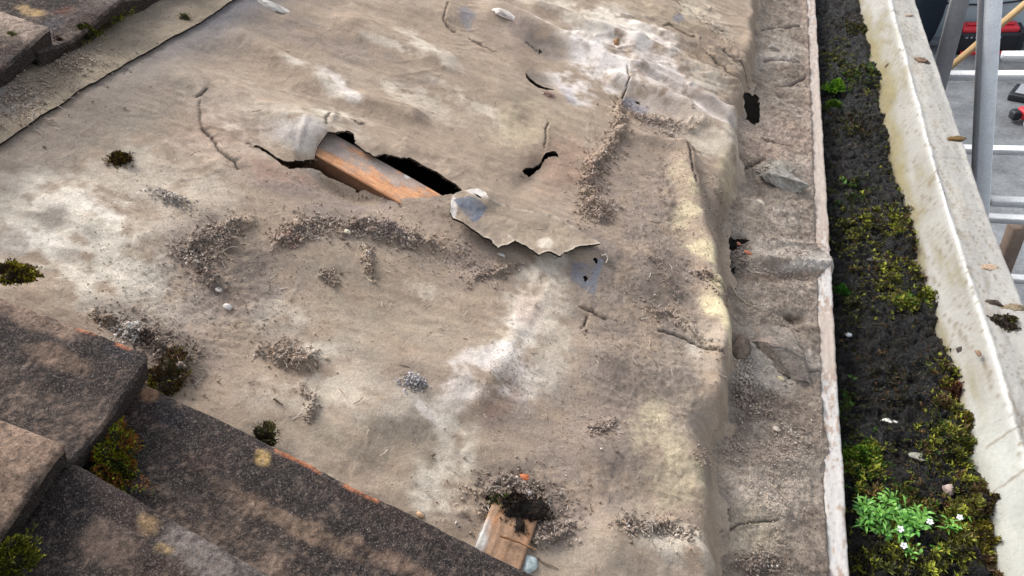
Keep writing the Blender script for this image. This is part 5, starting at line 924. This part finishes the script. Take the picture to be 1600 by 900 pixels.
def box(name, lo, hi, mat, parent=None, bev=.0, rot=None, ctr=None, **k):
    import bmesh
    bm = bmesh.new(); bmesh.ops.create_cube(bm, size=1); lo, hi = np.array(lo, float), np.array(hi, float)
    for v in bm.verts: v.co = Vector(((v.co.x+.5)*(hi[0]-lo[0])+lo[0], (v.co.y+.5)*(hi[1]-lo[1])+lo[1], (v.co.z+.5)*(hi[2]-lo[2])+lo[2]))
    if bev: bmesh.ops.bevel(bm, geom=bm.edges[:], offset=bev, segments=3, profile=.6, affect='EDGES')
    V = np.array([v.co for v in bm.verts]); Fl = {}
    for f in bm.faces: Fl.setdefault(len(f.verts), []).append([v.index for v in f.verts])
    bm.free(); Fs = [np.array(x) for x in Fl.values()]
    if rot is not None: R = np.array(Euler(rot).to_matrix()); V = V@R.T
    if ctr is not None: V = V+np.array(ctr)
    return mesh(name, V, Fs, mat, None, parent, False, **k)
g = 60.
mesh('yard', np.array([[-g, -g, 0], [g, -g, 0], [g, g, 0], [-g, g, 0]]), np.array([[0, 1, 2, 3]]), m_yard, None, None, loc=(0, 0, 0), kind='structure', label='wet grey flat roof surface below the gutter', cat='ground')
yw = float(Wz(np.array(1520.), np.array(64.), 0.)[1]); yw2 = float(Wz(np.array(1520.), np.array(82.), 0.)[1]); print('parapet Y', yw)
par = empty('parapet', (3, yw, 0), label='low pale blue membrane parapet beyond the ladder', cat='wall')
box('panel', (.6, yw, 0), (9, yw+.15, .95), m_pale, par, .01); box('kerb', (.6, yw-.08, 0), (9, yw-.003, .035), m_greyp, par, .006)
cb = wobble([(1420, 6), (1480, 5), (1540, 9), (1600, 0)], .8, 4, False); dY = yw-.008
P = []
for (u, v) in cb: d = B3@ray(u, v); k_ = (dY-CAM[1])/d[1]; P.append(CAM+k_*d)
P = np.array(P); n = len(P); a6 = np.arange(6)*math.pi/3; V = P[:, None]+.006*np.stack([0*a6, np.cos(a6), np.sin(a6)], 1)[None]; i = np.arange(n*6).reshape(n, 6); j = np.roll(i, -1, 1)
mesh('cable', V.reshape(-1, 3), np.stack([i[:-1], i[1:], j[1:], j[:-1]], -1).reshape(-1, 4), m_blackp, None, None, True, label='thin dark cable clipped along the pale parapet', cat='cable')
hw = empty('house_wall', (.2, .9, 0), label='rendered house wall under the eaves', cat='wall')
box('wall', (.15, -2, 0), (.33, 3.4, zf-.17), m_wall, hw); box('soffit', (.1, -2, zf-.168), (XF1-.004, 3.4, zf-.155), m_paint if False else m_wall, hw)

def beam(name, A, Bq, w_, d_, side, mat, parent=None, hollow=False, **k):
    """w_ across along 'side', d_ deep"""
    A, Bq, side = np.array(A, float), np.array(Bq, float), np.array(side, float); D = Bq-A; D /= np.linalg.norm(D); X = side-D*(side@D); X /= np.linalg.norm(X); N_ = np.cross(D, X)
    c = .0025; hw_, hd = w_/2, d_/2
    pr = [(-hw_+c, -hd), (hw_-c, -hd), (hw_, -hd+c), (hw_, hd-c), (hw_-c, hd), (-hw_+c, hd), (-hw_, hd-c), (-hw_, -hd+c)]
    if hollow:   # lipped channel, open to -N side seen as grooves
        l = w_*.22; e = .004; pr = [(-hw_, -hd), (hw_, -hd), (hw_, -hd+e), (-hw_+e, -hd+e) if False else (hw_-e*2, -hd+e), (hw_-e*2, hd-e), (hw_, hd-e), (hw_, hd), (-hw_, hd), (-hw_, hd-e*1.2), (-hw_+l*.5, hd-e*2.2), (-hw_+l*.5, -hd+e*2.2), (-hw_, -hd+e*1.2)]
    n = len(pr); V = np.array([P_+x*X+y*N_ for P_ in (A, Bq) for x, y in pr]); Fq = np.array([[i, (i+1) % n, n+(i+1) % n, n+i] for i in range(n)])
    caps = [np.array([list(range(n))[::-1]]), np.array([[n+i for i in range(n)]])]
    return mesh(name, V, [Fq]+caps, mat, None, parent, False, **k)
lad = empty('stepladder', Wz(np.array(1560.), np.array(300.), 0.)*np.array([1, 1, 0]), label='aluminium stepladder standing outside the gutter', cat='ladder')
P1, P2 = Wk(1552, 0, 1.72), Wk(1536, 290, 2.12); dd = (P2-P1)/np.linalg.norm(P2-P1)
low = P2+dd*((P2[2])/(-dd[2])); top = P1-dd*.35; print('stile', P1, P2, low)
beam('stile', top, low, .036, .022, xr-.55*zr, m_alu, lad, False, label='near upright, pale and bright')
off = -xr*.026+zr*.004; beam('stile_shaded_web', top+off, low+off, .012, .03, xr-.55*zr, m_alu2, lad)  # dark strip stands in for shade on the channel's inner web
Q1, Q2 = Wk(1500, 0, 2.25), Wk(1466, 130, 2.45); d2 = (Q2-Q1)/np.linalg.norm(Q2-Q1); lowq = Q2+d2*(Q2[2]/(-d2[2]))
beam('stile', Q1-d2*.3, lowq, .05, .03, xr-.5*zr, m_alu2, lad, False, label='far upright, dark grey')
def rung(v0, u0, u1, k_, hgt, dep):
    A = Wk(u0, v0, k_); d = B3@ray(u1, v0); Bq = A+np.array([1., 0, 0])*.9
    u_, v_ = toPx(Bq[None]); 
    beam('rung', A, Bq, dep, hgt, BW, m_alu, lad); return Bq
e1 = rung(118, 1478, 1600, 2.45, .022, .036); f1 = rung(88, 1566, 1600, 2.3, .022, .036); rung(233, 1500, 1600, 2.6, .022, .034); f2 = rung(314, 1548, 1600, 2.35, .022, .034); rung(340, 1530, 1600, 2.6, .022, .034); e2 = rung(434, 1560, 1600, 2.7, .022, .034)
for a_, b_ in ((e1, e2), (f1, f2)):
    d_ = (b_-a_)/np.linalg.norm(b_-a_); beam('stile', a_-d_*.3, b_+d_*(b_[2]/(-d_[2])), .05, .025, BW, m_alu, lad)
B0 = Wk(1591, 352, 2.9); tp = empty('timber_post', B0*np.array([1, 1, 0]), label='brown timber post between the lower ladder rungs', cat='post')
beam('post', B0, np.array([B0[0], B0[1], 0.]), .055, .05, xr, m_post, tp)
tpl = empty('timber_batten', Wk(1490, 100, 4.5), label='pale timber batten leaning behind the ladder', cat='batten')
beam('batten', Wk(1476, 112, 4.75), Wk(1680, -60, 4.0), .034, .026, -yr, m_pole, tpl)
# red and black site radio
kR = 5.15; cR = Wz(np.array(1540.), np.array(85.), 0.); kx = float((cR-CAM)@zr); wR = 90*kx/F; hR = .15
rad = empty('site_radio', cR, label='black site radio with red top on the wet surface', cat='radio')
x0, x1, y0, y1 = cR[0]-wR/2, cR[0]+wR/2, cR[1], cR[1]+.17
box('body', (x0, y0, .02), (x1, y1, hR), m_blackp, rad, .018); box('lid', (x0+.03, y0+.025, hR-.005), (x1-.03, y1-.01, hR+.03), m_redp, rad, .012); box('foot_bar', (x0+.04, y0-.012, .0), (x1-.04, y0+.02, .024), m_redp, rad, .006)
box('control_panel', (x0+.03, y0-.004, hR-.036), (x1-.03, y0+.01, hR-.012), m_greyp if False else m_blackp, rad, .002)
for k in range(5): box('button', (x0+.05+.03*k, y0-.009, hR-.03), (x0+.066+.03*k, y0-.0045, hR-.018), m_greyp, rad, .002)
box('display', (x0+.215, y0-.008, hR-.032), (x0+.27, y0-.0045, hR-.016), m_pale, rad, .001)
for q in (0, 1): box('corner_guard', ((x0-.008, x1-.028)[q], y0-.008, .0), ((x0+.028, x1+.008)[q], y1+.008, hR+.012), m_blackp, rad, .012)
box('handle', (x0+.06, y0+.07, hR+.032), (x1-.06, y0+.1, hR+.045), m_redp, rad, .008)
# navy bag
cN = Wz(np.array(1428.), np.array(74.), 0.); wN = .30
bag = lump('navy_sack', None, (.15, .14), (30, 38, 48), pos=cN+np.array([-.0, .0, .17]), up=UP, seed=90, flat=2.6, rough=.10, nsub=4, mat=m_navy, facet=0, label='dark navy sack standing beyond the gutter', cat='sack')
# black kneeling mat and a red grinder
cM = Wz(np.array(1592.), np.array(150.), 0.)
kc = empty('tool_case', cM, label='flat black tool case lying on the wet surface', cat='tool case')
box('shell', (-.02, -.08, 0), (.32, .10, .045), m_blackp, kc, .012, (0, 0, -.45), cM+np.array([-.03, .0, 0])); box('lid', (.01, -.06, .046), (.29, .08, .056), m_greyp, kc, .005, (0, 0, -.45), cM+np.array([-.03, .0, 0])); box('latch', (.1, -.092, .015), (.15, -.081, .04), m_greyp, kc, .003, (0, 0, -.45), cM+np.array([-.03, .0, 0]))
cG = Wz(np.array(1598.), np.array(205.), 0.); gr = empty('disc_cutter', cG, label='red disc cutter with a round grey blade guard at right edge', cat='power tool')
box('body', (.02, .05, .02), (.15, .13, .085), m_redp, gr, .02, (0, 0, .3), cG+np.array([0, .03, 0])); box('motor', (-.03, .06, .02), (.018, .12, .08), m_blackp, gr, .015, (0, 0, .3), cG+np.array([0, .03, 0]))
def disc(name, c, R, th, mat, parent, inner=.35, ax=(.0, -1, .35)):
    z = Vector(ax).normalized(); q = np.array(z.to_track_quat('Z', 'Y').to_matrix()); n = 36; V = []
    pr = [(R*inner, -th), (R*.9, -th), (R, -th*.4), (R, th*.4), (R*.9, th), (R*inner, th)]
    for i in range(n):
        a = 2*math.pi*i/n
        for r, z_ in pr: V.append(c+q@np.array([r*math.cos(a), r*math.sin(a), z_]))
    m = len(pr); i = np.arange(n*m).reshape(n, m); j = np.roll(i, -1, 0); k2 = np.roll(i, -1, 1); l = np.roll(j, -1, 1)
    return mesh(name, np.array(V), np.stack([i, j, l, k2], -1).reshape(-1, 4), mat, None, parent, True)
disc('guard', cG+np.array([.045, .0, .055]), .055, .012, m_greyp, gr, .7); disc('blade', cG+np.array([.045, .0, .055]), .042, .003, m_blackp, gr, .1)
box('handle', (.05, .1, .15), (.08, .13, .2), m_blackp, gr, .008, (0, 0, .3), cG+np.array([0, .03, 0]))
print('objects', len(bpy.data.objects), 'tris', sum(len(o.data.loop_triangles) or sum(p.loop_total-2 for p in o.data.polygons[:0]) for o in bpy.data.objects if o.type == 'MESH'))
GR = {'moss_cushion': 'moss cushions growing in the gutter', 'moss_clump': 'moss clumps on the tiles and felt', 'stone_chip': 'loose stone chips', 'mortar_flake': 'mortar flakes on the felt', 'mortar_block': 'mortar lumps on the ledge', 'lichen_lump': 'lumps stuck to the gutter rim', 'leafy_weed': 'weeds growing in the gutter', 'clay_chip': 'clay chips on the ledge', 'twig': 'twigs on the roof', 'root': 'roots on the ledge', 'dried_moss_lump': 'dried lumps on the felt', 'dead_leaf': 'dead leaves in the gutter'}
for o in bpy.data.objects:
    if 'wl' in o: del o['wl']
    if o.parent is None and o.name.split('.')[0] in GR: o['group'] = GR[o.name.split('.')[0]]
